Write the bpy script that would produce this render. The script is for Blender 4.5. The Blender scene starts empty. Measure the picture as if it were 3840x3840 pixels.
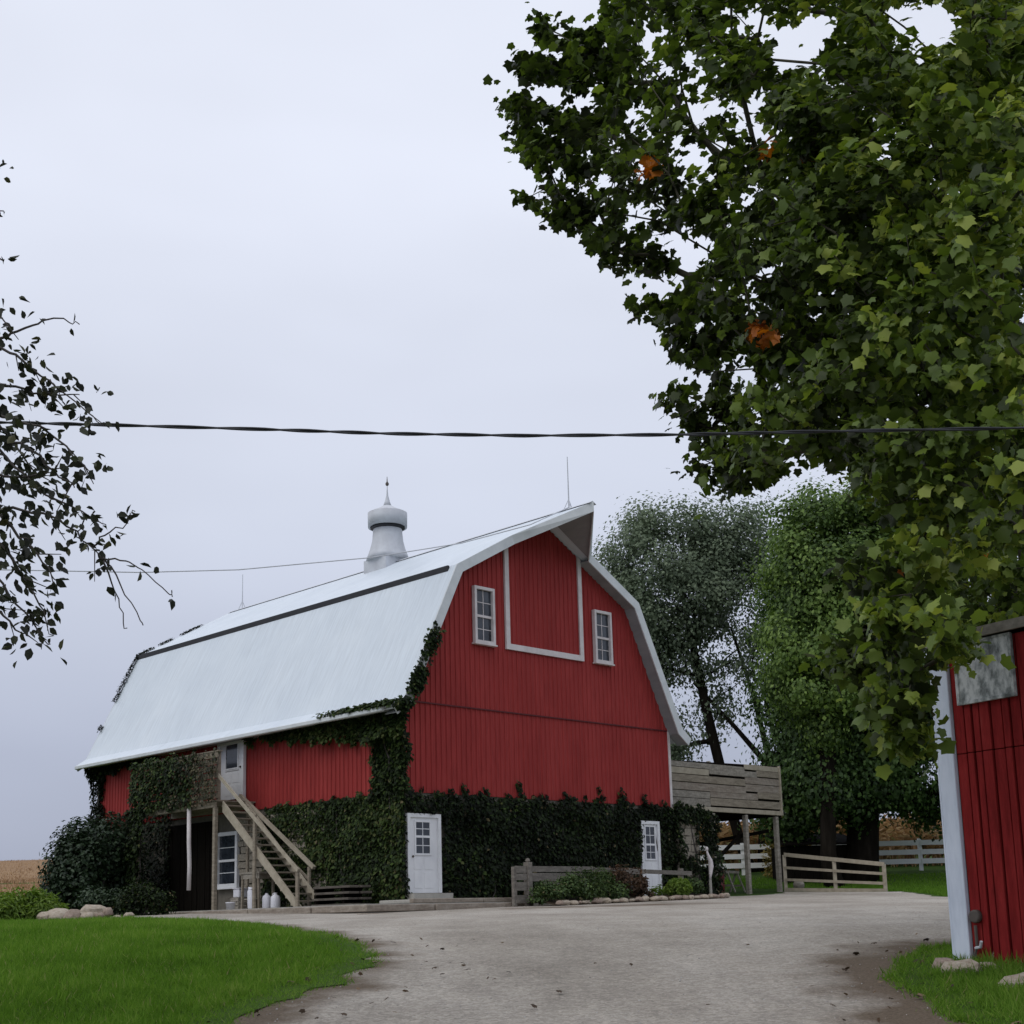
import bpy, math, random
import numpy as np
from mathutils import Vector, Matrix, geometry
random.seed(7)
RNG = np.random.default_rng(11)

# ------------------------------------------------------------------ camera, sky, sun, exposure
scene = bpy.context.scene
COL = scene.collection
F, PITCH, ROLL, CY, EYE = 5210.9, 0.1845, 0.0263, 2470.8, 1.6      # solved from the photograph (3840 px wide)
cam_d = bpy.data.cameras.new('camera'); cam = bpy.data.objects.new('camera', cam_d); COL.objects.link(cam)
cam_d.sensor_width = 36.0; cam_d.sensor_fit = 'HORIZONTAL'
cam_d.lens = 36.0 * F / 3840.0
cam_d.shift_y = (CY - 1920.0) / 3840.0
cam_d.clip_start = 0.05; cam_d.clip_end = 4000
cam.matrix_world = Matrix.Translation((0, 0, EYE)) @ Matrix.Rotation(math.pi/2 + PITCH, 4, 'X') @ Matrix.Rotation(-ROLL, 4, 'Z')
scene.camera = cam
scene.view_settings.view_transform = 'Standard'; scene.view_settings.look = 'None'
scene.view_settings.exposure = 0.0; scene.view_settings.gamma = 1.0; scene.view_settings.use_curve_mapping = False

SUN_EL, SUN_AZ = math.radians(50), math.radians(228)   # behind the camera, to the left
world = bpy.data.worlds.new('World'); scene.world = world; world.use_nodes = True
wn, wl = world.node_tree.nodes, world.node_tree.links
wn.clear()
w_out = wn.new('ShaderNodeOutputWorld'); w_bg = wn.new('ShaderNodeBackground'); w_bg.inputs['Strength'].default_value = 0.1
w_sky = wn.new('ShaderNodeTexSky'); w_sky.sky_type = 'NISHITA'; w_sky.sun_disc = False
w_sky.sun_elevation = SUN_EL; w_sky.sun_rotation = SUN_AZ; w_sky.dust_density = 4.0
# overcast cloud deck: paler overhead, greyer toward the horizon, soft broad unevenness
w_tc = wn.new('ShaderNodeTexCoord'); w_sep = wn.new('ShaderNodeSeparateXYZ')
w_ramp = wn.new('ShaderNodeValToRGB')
els = w_ramp.color_ramp.elements
els[0].position = 0.0; els[0].color = (0.385, 0.42, 0.535, 1)
els[1].position = 1.0; els[1].color = (0.86, 0.90, 1.0, 1)
for p, c in ((0.12, (0.45, 0.49, 0.615, 1)), (0.28, (0.66, 0.705, 0.83, 1)), (0.5, (0.80, 0.84, 0.96, 1))):
    e = els.new(p); e.color = c
w_noise = wn.new('ShaderNodeTexNoise'); w_noise.inputs['Scale'].default_value = 2.2; w_noise.inputs['Detail'].default_value = 3
w_map = wn.new('ShaderNodeMapping'); w_map.inputs['Scale'].default_value = (1, 1, 2.6)
w_mr = wn.new('ShaderNodeMapRange'); w_mr.inputs['To Min'].default_value = 9.4; w_mr.inputs['To Max'].default_value = 11.0
w_mr.inputs['From Min'].default_value = 0.3; w_mr.inputs['From Max'].default_value = 0.7
w_sc = wn.new('ShaderNodeVectorMath'); w_sc.operation = 'SCALE'
w_mix = wn.new('ShaderNodeMixRGB'); w_mix.inputs['Fac'].default_value = 0.93
wl.new(w_tc.outputs['Generated'], w_sep.inputs[0]); wl.new(w_sep.outputs['Z'], w_ramp.inputs['Fac'])
wl.new(w_tc.outputs['Generated'], w_map.inputs['Vector']); wl.new(w_map.outputs[0], w_noise.inputs['Vector'])
wl.new(w_noise.outputs['Fac'], w_mr.inputs['Value'])
wl.new(w_ramp.outputs['Color'], w_sc.inputs[0]); wl.new(w_mr.outputs[0], w_sc.inputs['Scale'])
wl.new(w_sky.outputs[0], w_mix.inputs[1]); wl.new(w_sc.outputs[0], w_mix.inputs[2])
wl.new(w_mix.outputs[0], w_bg.inputs['Color']); wl.new(w_bg.outputs[0], w_out.inputs[0])

sun_d = bpy.data.lights.new('sun', 'SUN'); sun_d.energy = 0.75; sun_d.angle = math.radians(40); sun_d.color = (1, 0.97, 0.92)
sun = bpy.data.objects.new('sun', sun_d); COL.objects.link(sun)
sd = Vector((math.sin(SUN_AZ)*math.cos(SUN_EL), math.cos(SUN_AZ)*math.cos(SUN_EL), math.sin(SUN_EL)))
sun.rotation_euler = sd.to_track_quat('Z', 'Y').to_euler(); sun.location = sd*60

# ------------------------------------------------------------------ photo geometry helpers
PR = [(-60, -2.5), (0, 0), (6, .42), (10.5, .80), (13, 1.09), (17, 1.38), (22, 1.58), (28, 1.67), (33, 1.77), (36, 1.86), (40, 1.97),
      (44, 2.06), (48, 2.18), (50, 2.27), (53, 2.5), (57, 2.95), (60, 3.3), (75, 4.1), (90, 5.0), (120, 7.0), (150, 9.1), (180, 10.2), (220, 10.4), (300, 9.4), (500, 6), (1800, -20)]
_ky = np.concatenate([np.arange(-60, 70, .5), np.arange(70, 320, 4), np.arange(320, 1801, 60)])
_kz = np.interp(_ky, [a for a, b in PR], [b for a, b in PR])
_k2 = _kz.copy()
for _ in range(6):
    _k2[1:-1] = (_k2[:-2] + 2*_k2[1:-1] + _k2[2:]) / 4
def H(y): return float(np.interp(y, _ky, _k2))
def Hn(y): return np.interp(y, _ky, _k2)
TX, TY, TZ, YAW = -3.0176, 36.683, 2.03, 0.7847
cb, sb = math.cos(YAW), math.sin(YAW)
def b2w(X, Y, Z): return Vector((TX + cb*X - sb*Y, TY + sb*X + cb*Y, TZ + Z))
def w2b(p): a, b = p[0]-TX, p[1]-TY; return Vector((cb*a + sb*b, -sb*a + cb*b, p[2]-TZ))
def ray(px, py):
    X, Y = px-1920, py-CY; c, s = math.cos(ROLL), math.sin(ROLL)
    X, Y = c*X - s*Y, s*X + c*Y
    u, v = X/F, -Y/F; cp, sp = math.cos(PITCH), math.sin(PITCH)
    return Vector((u, cp - v*sp, sp + v*cp))
def at(px, py, y): d = ray(px, py); return d*(y/d.y) + Vector((0, 0, EYE))
def on_plane(px, py, p0, n):
    d = ray(px, py); o = Vector((0, 0, EYE)); t = (Vector(p0)-o).dot(Vector(n))/d.dot(Vector(n)); return o + d*t
def on_ground(px, py, dz=0.0):
    d = ray(px, py)
    for t in np.arange(3, 200, .05):
        if EYE + d.z*t < H(d.y*t) + dz: return d*t + Vector((0, 0, EYE))
    return d*60 + Vector((0, 0, EYE))
def project_np(P):
    x, y, z = P[:, 0], P[:, 1], P[:, 2]-EYE
    cp, sp = math.cos(PITCH), math.sin(PITCH); d = y*cp + z*sp; v = z*cp - y*sp
    d = np.where(np.abs(d) < .1, .1, d)
    c, s = math.cos(ROLL), math.sin(ROLL); X = F*x/d; Y = -F*v/d
    return 1920 + c*X + s*Y, CY - s*X + c*Y, d

# ------------------------------------------------------------------ material helpers
def new_mat(name):
    m = bpy.data.materials.new(name); m.use_nodes = True
    return m, m.node_tree.nodes, m.node_tree.links, m.node_tree.nodes['Principled BSDF']
def ramp(nodes, stops):
    r = nodes.new('ShaderNodeValToRGB'); e = r.color_ramp.elements
    e[0].position, e[0].color = stops[0][0], (*stops[0][1], 1)
    e[1].position, e[1].color = stops[-1][0], (*stops[-1][1], 1)
    for p, c in stops[1:-1]:
        q = e.new(p); q.color = (*c, 1)
    return r
def noise(n, l, scale, detail=4, stretch=(1, 1, 1), coord='Object', rough=0.6):
    tc = n.new('ShaderNodeTexCoord'); mp = n.new('ShaderNodeMapping'); mp.inputs['Scale'].default_value = stretch
    t = n.new('ShaderNodeTexNoise'); t.inputs['Scale'].default_value = scale; t.inputs['Detail'].default_value = detail; t.inputs['Roughness'].default_value = rough
    l.new(tc.outputs[coord], mp.inputs[0]); l.new(mp.outputs[0], t.inputs['Vector']); return t
def bump(n, l, b, src, strength=.3, dist=.02):
    k = n.new('ShaderNodeBump'); k.inputs['Strength'].default_value = strength; k.inputs['Distance'].default_value = dist
    l.new(src, k.inputs['Height']); l.new(k.outputs[0], b.inputs['Normal'])
def simple(name, stops, scale=3, stretch=(1, 1, 1), rough=.7, bmp=.2, detail=5, metal=0, dist=.01, spec=.4, fine=None):
    m, n, l, b = new_mat(name); t = noise(n, l, scale, detail, stretch); r = ramp(n, stops)
    l.new(t.outputs['Fac'], r.inputs[0]); col = r.outputs[0]
    if fine:
        t2 = noise(n, l, fine[0], 3, fine[2] if len(fine) > 2 else (1, 1, 1)); mx = n.new('ShaderNodeMixRGB'); mx.blend_type = 'MULTIPLY'; mx.inputs[0].default_value = fine[1]
        rr = ramp(n, [(.3, (.55, .55, .55)), (.7, (1.25, 1.25, 1.25))]); l.new(t2.outputs['Fac'], rr.inputs[0])
        l.new(col, mx.inputs[1]); l.new(rr.outputs[0], mx.inputs[2]); col = mx.outputs[0]
    l.new(col, b.inputs['Base Color'])
    b.inputs['Roughness'].default_value = rough; b.inputs['Metallic'].default_value = metal; b.inputs['Specular IOR Level'].default_value = spec
    if bmp: bump(n, l, b, t.outputs['Fac'], bmp, dist)
    return m
def leaf_mat(name, stops, trans=.25, rough=.55, attr='tint', spec=.3):
    m, n, l, b = new_mat(name); a = n.new('ShaderNodeAttribute'); a.attribute_name = attr
    r = ramp(n, stops); l.new(a.outputs['Fac'], r.inputs[0]); l.new(r.outputs[0], b.inputs['Base Color'])
    b.inputs['Roughness'].default_value = rough; b.inputs['Specular IOR Level'].default_value = spec
    if trans:
        tr = n.new('ShaderNodeBsdfTranslucent'); mx = n.new('ShaderNodeMixShader'); mx.inputs[0].default_value = trans
        hs = n.new('ShaderNodeHueSaturation'); hs.inputs['Value'].default_value = 1.6; hs.inputs['Saturation'].default_value = 1.1
        l.new(r.outputs[0], hs.inputs['Color']); l.new(hs.outputs[0], tr.inputs[0])
        o = n['Material Output']; l.new(b.outputs[0], mx.inputs[1]); l.new(tr.outputs[0], mx.inputs[2]); l.new(mx.outputs[0], o.inputs[0])
    return m

M = {}
M['red'] = simple('red_metal_siding', [(.25, (.27, .033, .031)), (.5, (.32, .041, .038)), (.75, (.365, .052, .048))], 1.1, (1, 1, .25), .6, .05, spec=.12, fine=(7, .6, (7, 7, .22)))
M['red_shed'] = simple('red_shed_paint', [(.2, (.13, .010, .010)), (.5, (.25, .020, .020)), (.68, (.30, .028, .027)), (.85, (.36, .07, .06))], 4, (3, 3, .4), .8, .25, spec=.1, fine=(40, .5, (4, 4, .3)))
M['white'] = simple('white_paint', [(.25, (.62, .63, .65)), (.6, (.76, .77, .78)), (.9, (.82, .82, .82))], 2.2, (1, 1, .5), .5, .05)
M['pink_trim'] = simple('weathered_white_trim', [(.2, (.52, .47, .46)), (.6, (.68, .63, .62)), (.9, (.76, .73, .72))], 3, (1, 1, 1), .6, .08)
M['blue_trim'] = simple('shed_corner_white', [(.2, (.50, .56, .66)), (.55, (.66, .72, .82)), (.9, (.74, .78, .84))], 5, (2, 2, .4), .5, .2)
M['roof'] = simple('white_metal_roof', [(.2, (.59, .65, .71)), (.5, (.65, .71, .765)), (.85, (.70, .755, .80))], .5, (1, 1, 1), .42, .03, fine=(3, .22, (.35, 6, .35)))
M['galv'] = simple('galvanized_metal', [(.2, (.46, .47, .50)), (.6, (.58, .60, .635)), (.9, (.66, .68, .71))], 3, (1, 1, 1), .6, .1, metal=.0)
M['flash_and_shade'] = simple('dark_trim_and_shade', [(.2, (.01, .011, .014)), (.8, (.03, .03, .035))], 3, rough=.6, bmp=.1)  # dark trim colour, also the painted shadow gap at the roof break
M['soffit'] = simple('grey_soffit', [(.2, (.22, .23, .24)), (.8, (.34, .35, .36))], 3, (1, .3, 1), .8, .1)
M['rake'] = simple('rake_trim', [(.2, (.50, .53, .54)), (.55, (.64, .67, .68)), (.85, (.72, .74, .75))], 2, (1, 1, 1), .55, .1)
M['stone'] = simple('foundation_stone', [(.2, (.16, .14, .11)), (.5, (.27, .24, .19)), (.8, (.36, .33, .27))], 6, rough=.9, bmp=.5, dist=.03)
M['mortar'] = simple('foundation_mortar', [(.2, (.12, .11, .09)), (.8, (.2, .18, .15))], 8, rough=.95, bmp=.3)
M['dark_wood_and_shade'] = simple('dark_boards_and_shade', [(.2, (.005, .0042, .0036)), (.8, (.015, .0125, .010))], 6, (4, 4, .3), .95, .3, spec=.03)  # real dark boards, also the painted shade in openings and gaps
M['wood'] = simple('weathered_deck_wood', [(.15, (.12, .095, .068)), (.45, (.235, .20, .15)), (.7, (.33, .285, .22)), (.9, (.40, .36, .29))], 5, (.6, .6, 3), .85, .3, fine=(22, .4))
M['wood2'] = simple('grey_weathered_wood', [(.15, (.13, .115, .095)), (.45, (.25, .225, .185)), (.7, (.36, .33, .28)), (.9, (.46, .43, .38))], 4, (1, 1, 3), .85, .3, fine=(18, .5))
M['fence_white'] = simple('fence_white_paint', [(.2, (.8, .81, .8)), (.8, (.9, .9, .89))], 3, rough=.5, bmp=0)
M['pale_wood'] = simple('pale_rail_wood', [(.2, (.26, .225, .165)), (.55, (.385, .34, .26)), (.9, (.48, .44, .35))], 5, (1, 1, 1), .8, .2)
M['timber'] = simple('terrace_timber', [(.2, (.17, .13, .10)), (.5, (.27, .23, .185)), (.8, (.37, .33, .28))], 3, (1, 1, 5), .9, .3, fine=(14, .4))
M['bench_wood'] = simple('bench_grey_wood', [(.15, (.09, .08, .068)), (.45, (.17, .152, .13)), (.8, (.27, .245, .21))], 4, (1, 1, 3), .9, .3, fine=(18, .5))
M['old_lumber'] = simple('dark_old_lumber', [(.2, (.05, .042, .034)), (.6, (.11, .095, .078)), (.9, (.18, .16, .135))], 4, (1, 1, 3), .9, .3)
M['concrete'] = simple('worn_concrete', [(.2, (.27, .255, .225)), (.5, (.36, .345, .305)), (.8, (.44, .42, .38))], 2.5, rough=.9, bmp=.15, fine=(30, .3))
M['rock'] = simple('field_stone', [(.2, (.20, .16, .12)), (.45, (.36, .30, .23)), (.7, (.46, .41, .34)), (.9, (.55, .52, .46))], 4, rough=.9, bmp=.4, dist=.03)
M['rock_red'] = simple('reddish_field_stone', [(.2, (.15, .115, .09)), (.5, (.29, .225, .18)), (.9, (.42, .35, .29))], 4, rough=.9, bmp=.4, dist=.03)
M['bark'] = simple('dark_bark', [(.2, (.006, .005, .004)), (.5, (.016, .013, .010)), (.8, (.034, .028, .022))], 5, (1, 1, .25), .95, .6, dist=.05, spec=.05)
M['bark_pale'] = simple('pale_sycamore_bark', [(.2, (.12, .10, .075)), (.5, (.24, .215, .165)), (.8, (.38, .36, .30))], 4, (1, 1, .5), .9, .3)
M['limb'] = simple('olive_branch_bark', [(.2, (.035, .033, .022)), (.8, (.11, .10, .07))], 6, rough=.9, bmp=.1)
M['twig'] = simple('twig_bark', [(.2, (.03, .025, .022)), (.8, (.09, .078, .07))], 8, rough=.9, bmp=.1)
M['wire'] = simple('cable_black', [(.2, (.012, .013, .016)), (.8, (.035, .037, .042))], 10, rough=.6, bmp=.1)
M['plastic'] = simple('white_plastic', [(.2, (.62, .62, .66)), (.8, (.76, .76, .8))], 3, rough=.4, bmp=0)
M['red_paint'] = simple('dark_red_paint', [(.2, (.10, .012, .018)), (.8, (.2, .025, .035))], 4, rough=.5, bmp=.1)
M['metal_dark'] = simple('rusty_dark_metal', [(.2, (.05, .045, .04)), (.6, (.12, .10, .085)), (.9, (.2, .16, .13))], 6, rough=.7, bmp=.2)
M['panel'] = simple('peeling_plywood', [(.36, (.12, .13, .125)), (.45, (.27, .29, .285)), (.52, (.44, .46, .45)), (.60, (.62, .635, .62))], 11, (1, 1, .55), .85, .25, detail=6)
def glass():
    m, n, l, b = new_mat('window_glass'); t = noise(n, l, 2.0, 2); r = ramp(n, [(.3, (.012, .015, .02)), (.7, (.05, .06, .075))])
    l.new(t.outputs['Fac'], r.inputs[0]); l.new(r.outputs[0], b.inputs['Base Color']); b.inputs['Roughness'].default_value = .12
    b.inputs['Specular IOR Level'].default_value = .6; return m
M['glass'] = glass()
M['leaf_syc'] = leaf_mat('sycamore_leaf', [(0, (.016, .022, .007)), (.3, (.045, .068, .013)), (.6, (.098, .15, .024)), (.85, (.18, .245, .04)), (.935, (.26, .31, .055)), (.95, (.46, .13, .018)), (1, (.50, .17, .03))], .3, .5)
M['leaf_small'] = leaf_mat('small_leaf', [(0, (.012, .014, .010)), (.5, (.022, .026, .014)), (.85, (.040, .048, .018)), (1, (.075, .072, .03))], .15, .6)
M['leaf_ivy'] = leaf_mat('ivy_leaf', [(0, (.003, .005, .002)), (.4, (.009, .016, .005)), (.75, (.026, .046, .011)), (.95, (.06, .095, .02)), (1, (.12, .10, .05))], .12, .6, spec=.15)
M['leaf_ivy_brown'] = leaf_mat('browning_ivy_leaf', [(0, (.02, .022, .012)), (.4, (.045, .05, .022)), (.7, (.085, .075, .036)), (1, (.13, .085, .055))], .12, .65)
M['leaf_ash'] = leaf_mat('grey_green_leaf', [(0, (.075, .10, .06)), (.5, (.125, .165, .098)), (1, (.19, .235, .145))], .25, .6)
M['leaf_maple'] = leaf_mat('maple_leaf', [(0, (.022, .044, .013)), (.5, (.05, .096, .024)), (1, (.10, .17, .042))], .25, .55)
M['leaf_bright'] = leaf_mat('bright_green_leaf', [(0, (.045, .08, .02)), (.5, (.11, .18, .038)), (1, (.20, .29, .065))], .3, .55)
M['leaf_shrub'] = leaf_mat('dark_shrub_leaf', [(0, (.010, .020, .010)), (.5, (.022, .042, .018)), (1, (.045, .075, .032))], .1, .5)
M['leaf_lime'] = leaf_mat('lime_leaf', [(0, (.07, .13, .02)), (.5, (.14, .22, .035)), (1, (.24, .33, .07))], .3, .55)
M['leaf_bed'] = leaf_mat('bed_leaf', [(0, (.025, .045, .016)), (.5, (.055, .095, .028)), (.9, (.10, .15, .04)), (1, (.16, .14, .07))], .2, .6)
M['leaf_rust'] = leaf_mat('rusty_leaf', [(0, (.03, .022, .014)), (.5, (.07, .042, .024)), (1, (.13, .07, .035))], .2, .65)
M['corn'] = leaf_mat('dry_corn', [(0, (.22, .13, .06)), (.5, (.40, .25, .12)), (.85, (.56, .40, .2)), (1, (.36, .34, .14))], .2, .8)
M['bean'] = leaf_mat('dry_bean', [(0, (.20, .12, .06)), (.5, (.31, .19, .10)), (1, (.42, .28, .15))], .1, .9)
M['grass_blade'] = leaf_mat('grass_blade', [(0, (.055, .115, .014)), (.45, (.108, .215, .027)), (.85, (.165, .285, .042)), (.97, (.22, .31, .065)), (1, (.3, .28, .12))], .3, .8, spec=.08)
M['dead_leaf'] = leaf_mat('dead_leaf', [(0, (.03, .02, .012)), (.6, (.09, .055, .03)), (1, (.2, .14, .085))], 0, .8)
M['stem'] = simple('green_stem', [(.2, (.03, .045, .015)), (.8, (.07, .09, .03))], 5, rough=.8, bmp=0)

def ground_mat():
    m, n, l, b = new_mat('meadow_grass'); t = noise(n, l, .35, 6); t2 = noise(n, l, 14, 4)
    r = ramp(n, [(.3, (.030, .060, .010)), (.5, (.045, .088, .014)), (.7, (.065, .112, .02))]); l.new(t.outputs['Fac'], r.inputs[0])
    mx = n.new('ShaderNodeMixRGB'); mx.blend_type = 'MULTIPLY'; mx.inputs[0].default_value = .7
    rr = ramp(n, [(.3, (.5, .5, .5)), (.7, (1.3, 1.3, 1.3))]); l.new(t2.outputs['Fac'], rr.inputs[0])
    l.new(r.outputs[0], mx.inputs[1]); l.new(rr.outputs[0], mx.inputs[2]); l.new(mx.outputs[0], b.inputs['Base Color'])
    b.inputs['Roughness'].default_value = .95; b.inputs['Specular IOR Level'].default_value = .1; bump(n, l, b, t2.outputs['Fac'], .8, .05); return m
def gravel_mat():
    m, n, l, b = new_mat('gravel')
    big = noise(n, l, .45, 6, (1, .35, 1)); mid = noise(n, l, 1.3, 6); fine = noise(n, l, 45, 5, rough=.75)
    tc = n.new('ShaderNodeTexCoord'); vo = n.new('ShaderNodeTexVoronoi'); vo.inputs['Scale'].default_value = 26; l.new(tc.outputs['Object'], vo.inputs['Vector'])
    r = ramp(n, [(.3, (.285, .255, .215)), (.5, (.39, .354, .305)), (.7, (.475, .44, .388))]); l.new(big.outputs['Fac'], r.inputs[0])
    def mul(col, src, lo, hi, f, a=.3, z=.7):
        rr = ramp(n, [(a, (lo,)*3), (z, (hi,)*3)]); l.new(src, rr.inputs[0]); mx = n.new('ShaderNodeMixRGB'); mx.blend_type = 'MULTIPLY'; mx.inputs[0].default_value = f
        l.new(col, mx.inputs[1]); l.new(rr.outputs[0], mx.inputs[2]); return mx.outputs[0]
    c = mul(r.outputs[0], mid.outputs['Fac'], .86, 1.10, .9); c = mul(c, fine.outputs['Fac'], .6, 1.35, .9); 
    sepv = n.new('ShaderNodeSeparateColor'); l.new(vo.outputs['Color'], sepv.inputs[0]); c = mul(c, sepv.outputs[0], .7, 1.3, .6, 0, 1)
    # bare earth and leaf litter beside the lawns (attribute), broken up by noise
    a = n.new('ShaderNodeAttribute'); a.attribute_name = 'dirt'
    ad = n.new('ShaderNodeMath'); ad.operation = 'MULTIPLY_ADD'; l.new(mid.outputs['Fac'], ad.inputs[0]); ad.inputs[1].default_value = 1.5; ad.inputs[2].default_value = -.75
    sm = n.new('ShaderNodeMath'); sm.operation = 'ADD'; l.new(ad.outputs[0], sm.inputs[0]); l.new(a.outputs['Fac'], sm.inputs[1])
    f = ramp(n, [(.35, (0, 0, 0)), (.85, (1, 1, 1))]); l.new(sm.outputs[0], f.inputs[0])
    d = ramp(n, [(.3, (.085, .062, .042)), (.7, (.21, .168, .125))]); l.new(fine.outputs['Fac'], d.inputs[0])
    mx = n.new('ShaderNodeMixRGB'); l.new(f.outputs[0], mx.inputs[0]); l.new(c, mx.inputs[1]); l.new(d.outputs[0], mx.inputs[2])
    l.new(mx.outputs[0], b.inputs['Base Color']); b.inputs['Roughness'].default_value = .95; b.inputs['Specular IOR Level'].default_value = .15
    bump(n, l, b, fine.outputs['Fac'], .6, .03); return m
M['ground'] = ground_mat(); M['gravel'] = gravel_mat()
M['soil'] = simple('lawn_soil', [(.25, (.035, .065, .012)), (.5, (.05, .092, .016)), (.8, (.07, .115, .022))], 1.2, rough=.95, bmp=.6, dist=.04, spec=.1, fine=(18, .6))
M['bed_soil'] = simple('bed_soil', [(.2, (.035, .026, .018)), (.8, (.10, .075, .052))], 6, rough=.95, bmp=.6, dist=.04, spec=.1)
M['field'] = simple('dry_field', [(.25, (.21, .125, .065)), (.5, (.28, .175, .095)), (.8, (.35, .235, .13))], .12, (1, .3, 1), .95, .4, dist=.1, spec=.1, fine=(3, .4))

# ------------------------------------------------------------------ mesh helpers
def link(name, me, mat, parent=None, smooth=False):
    o = bpy.data.objects.new(name, me); COL.objects.link(o)
    if mat is not None and not me.materials: me.materials.append(mat)
    if parent is not None: o.parent = parent
    if smooth: me.polygons.foreach_set('use_smooth', [True]*len(me.polygons))
    return o
def tag(o, label=None, cat=None, group=None, kind=None):
    if label: o['label'] = label
    if cat: o['category'] = cat
    if group: o['group'] = group
    if kind: o['kind'] = kind
    return o
def empty(name, loc, rz, label, cat, group=None):
    o = bpy.data.objects.new(name, None); COL.objects.link(o); o.location = loc; o.rotation_euler = (0, 0, rz); o.empty_display_size = .2
    return tag(o, label, cat, group)
class MB:
    def __init__(s): s.v = []; s.f = []
    def poly(s, vs, fs):
        b = len(s.v); s.v += [tuple(x) for x in vs]; s.f += [tuple(i+b for i in f) for f in fs]; return s
    def box(s, a, b):
        x0, x1 = sorted((a[0], b[0])); y0, y1 = sorted((a[1], b[1])); z0, z1 = sorted((a[2], b[2]))
        return s.poly([(x0,y0,z0),(x1,y0,z0),(x1,y1,z0),(x0,y1,z0),(x0,y0,z1),(x1,y0,z1),(x1,y1,z1),(x0,y1,z1)],
                      [(0,3,2,1),(4,5,6,7),(0,1,5,4),(1,2,6,5),(2,3,7,6),(3,0,4,7)])
    def bar(s, p, q, w, h, up=(0, 0, 1)):
        """square bar from p to q, w across, h along up"""
        p, q = Vector(p), Vector(q); d = (q-p).normalized(); u = Vector(up)
        if abs(d.dot(u)) > .97: u = Vector((0, 1, 0))
        sx = d.cross(u).normalized()*(w/2); uy = sx.cross(d).normalized()*(h/2)
        vs = [p-sx-uy, p+sx-uy, p+sx+uy, p-sx+uy, q-sx-uy, q+sx-uy, q+sx+uy, q-sx+uy]
        return s.poly(vs, [(0,3,2,1),(4,5,6,7),(0,1,5,4),(1,2,6,5),(2,3,7,6),(3,0,4,7)])
    def tube(s, pts, rs, n=6, cap=True):
        pts = [Vector(p) for p in pts]; b = len(s.v); ref = Vector((.3, .2, 1)).normalized()
        for i, p in enumerate(pts):
            d = (pts[min(i+1, len(pts)-1)] - pts[max(i-1, 0)]).normalized()
            u = d.cross(ref); u = (u if u.length > .05 else d.cross(Vector((1, 0, 0)))).normalized(); w = d.cross(u)
            r = rs[i] if hasattr(rs, '__len__') else rs
            for k in range(n):
                a = 2*math.pi*k/n; s.v.append(tuple(p + (u*math.cos(a) + w*math.sin(a))*r))
        for i in range(len(pts)-1):
            for k in range(n):
                a, c = b+i*n+k, b+i*n+(k+1) % n; s.f.append((a, c, c+n, a+n))
        if cap: s.f.append(tuple(b+k for k in range(n))[::-1]); s.f.append(tuple(b+(len(pts)-1)*n+k for k in range(n)))
        return s
    def lathe(s, prof, n=20, c=(0, 0, 0)):
        b = len(s.v)
        for r, z in prof:
            for k in range(n):
                a = 2*math.pi*k/n; s.v.append((c[0]+r*math.cos(a), c[1]+r*math.sin(a), c[2]+z))
        for i in range(len(prof)-1):
            for k in range(n):
                a, d = b+i*n+k, b+i*n+(k+1) % n; s.f.append((a, d, d+n, a+n))
        s.f.append(tuple(b+k for k in range(n))[::-1]); s.f.append(tuple(b+(len(prof)-1)*n+k for k in range(n))); return s
    def prism(s, poly, axis, a, b):
        """extrude 2-D poly (list of (u,v)) along axis from a to b"""
        n = len(poly)
        def P(u, v, t): return {'x': (t, u, v), 'y': (u, t, v), 'z': (u, v, t)}[axis]
        return s.poly([P(u, v, a) for u, v in poly] + [P(u, v, b) for u, v in poly],
                      [tuple(range(n))[::-1], tuple(range(n, 2*n))] + [(i, (i+1) % n, n+(i+1) % n, n+i) for i in range(n)])
    def mesh(s, name):
        me = bpy.data.meshes.new(name); me.from_pydata(s.v, [], s.f); me.validate(); me.update(); return me
    def build(s, name, mat, parent=None, smooth=False, bev=0):
        o = link(name, s.mesh(name), mat, parent, smooth)
        if bev:
            m = o.modifiers.new('bevel', 'BEVEL'); m.width = bev; m.segments = 1; m.limit_method = 'ANGLE'
        return o
def box_obj(name, a, b, mat, parent=None, bev=0): return MB().box(a, b).build(name, mat, parent, bev=bev)
def wobble(o, amt, freq=1.0):
    me = o.data
    for v in me.vertices:
        c = v.co; v.co = c + Vector((math.sin(c.z*freq+c.y*2.1), math.sin(c.x*freq*1.3+c.z*1.7), math.sin(c.y*freq+c.x)))*amt

# leaves as numpy batches ----------------------------------------------------------
def tpl_diamond(): return np.array([[0,0,0],[.42,.45,.06],[0,1,-.05],[-.42,.45,.06]]), [(0,1,2),(0,2,3)]
def tpl_ovate(): return np.array([[0,0,0],[.33,.3,.07],[.29,.65,.06],[0,1,-.08],[-.29,.65,.06],[-.33,.3,.07]]), [(0,1,2),(0,2,3),(0,3,4),(0,4,5)]
def tpl_palm():
    h = [(.30,-.08),(.52,.14),(.42,.29),(.60,.52),(.33,.66)]
    pts = [(0, .0)] + h + [(0, 1.0)] + [(-x, y) for x, y in h[::-1]]
    v = [(x, y, -.42*(x*x*1.6 + max(y-.35, 0)**2)+.16*abs(x)) for x, y in pts] + [(0, .36, .0)]
    n = len(pts); return np.array(v), [(n, i, (i+1) % n) for i in range(n)]
def tpl_blade(): return np.array([[-.5,0,0],[.5,0,0],[.1,1,.25]]), [(0,1,2)]
def tpl_long(): return np.array([[0,0,0],[.12,.35,.05],[.1,.7,.0],[0,1,-.25],[-.1,.7,0],[-.12,.35,.05]]), [(0,1,2),(0,2,3),(0,3,4),(0,4,5)]
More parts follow.
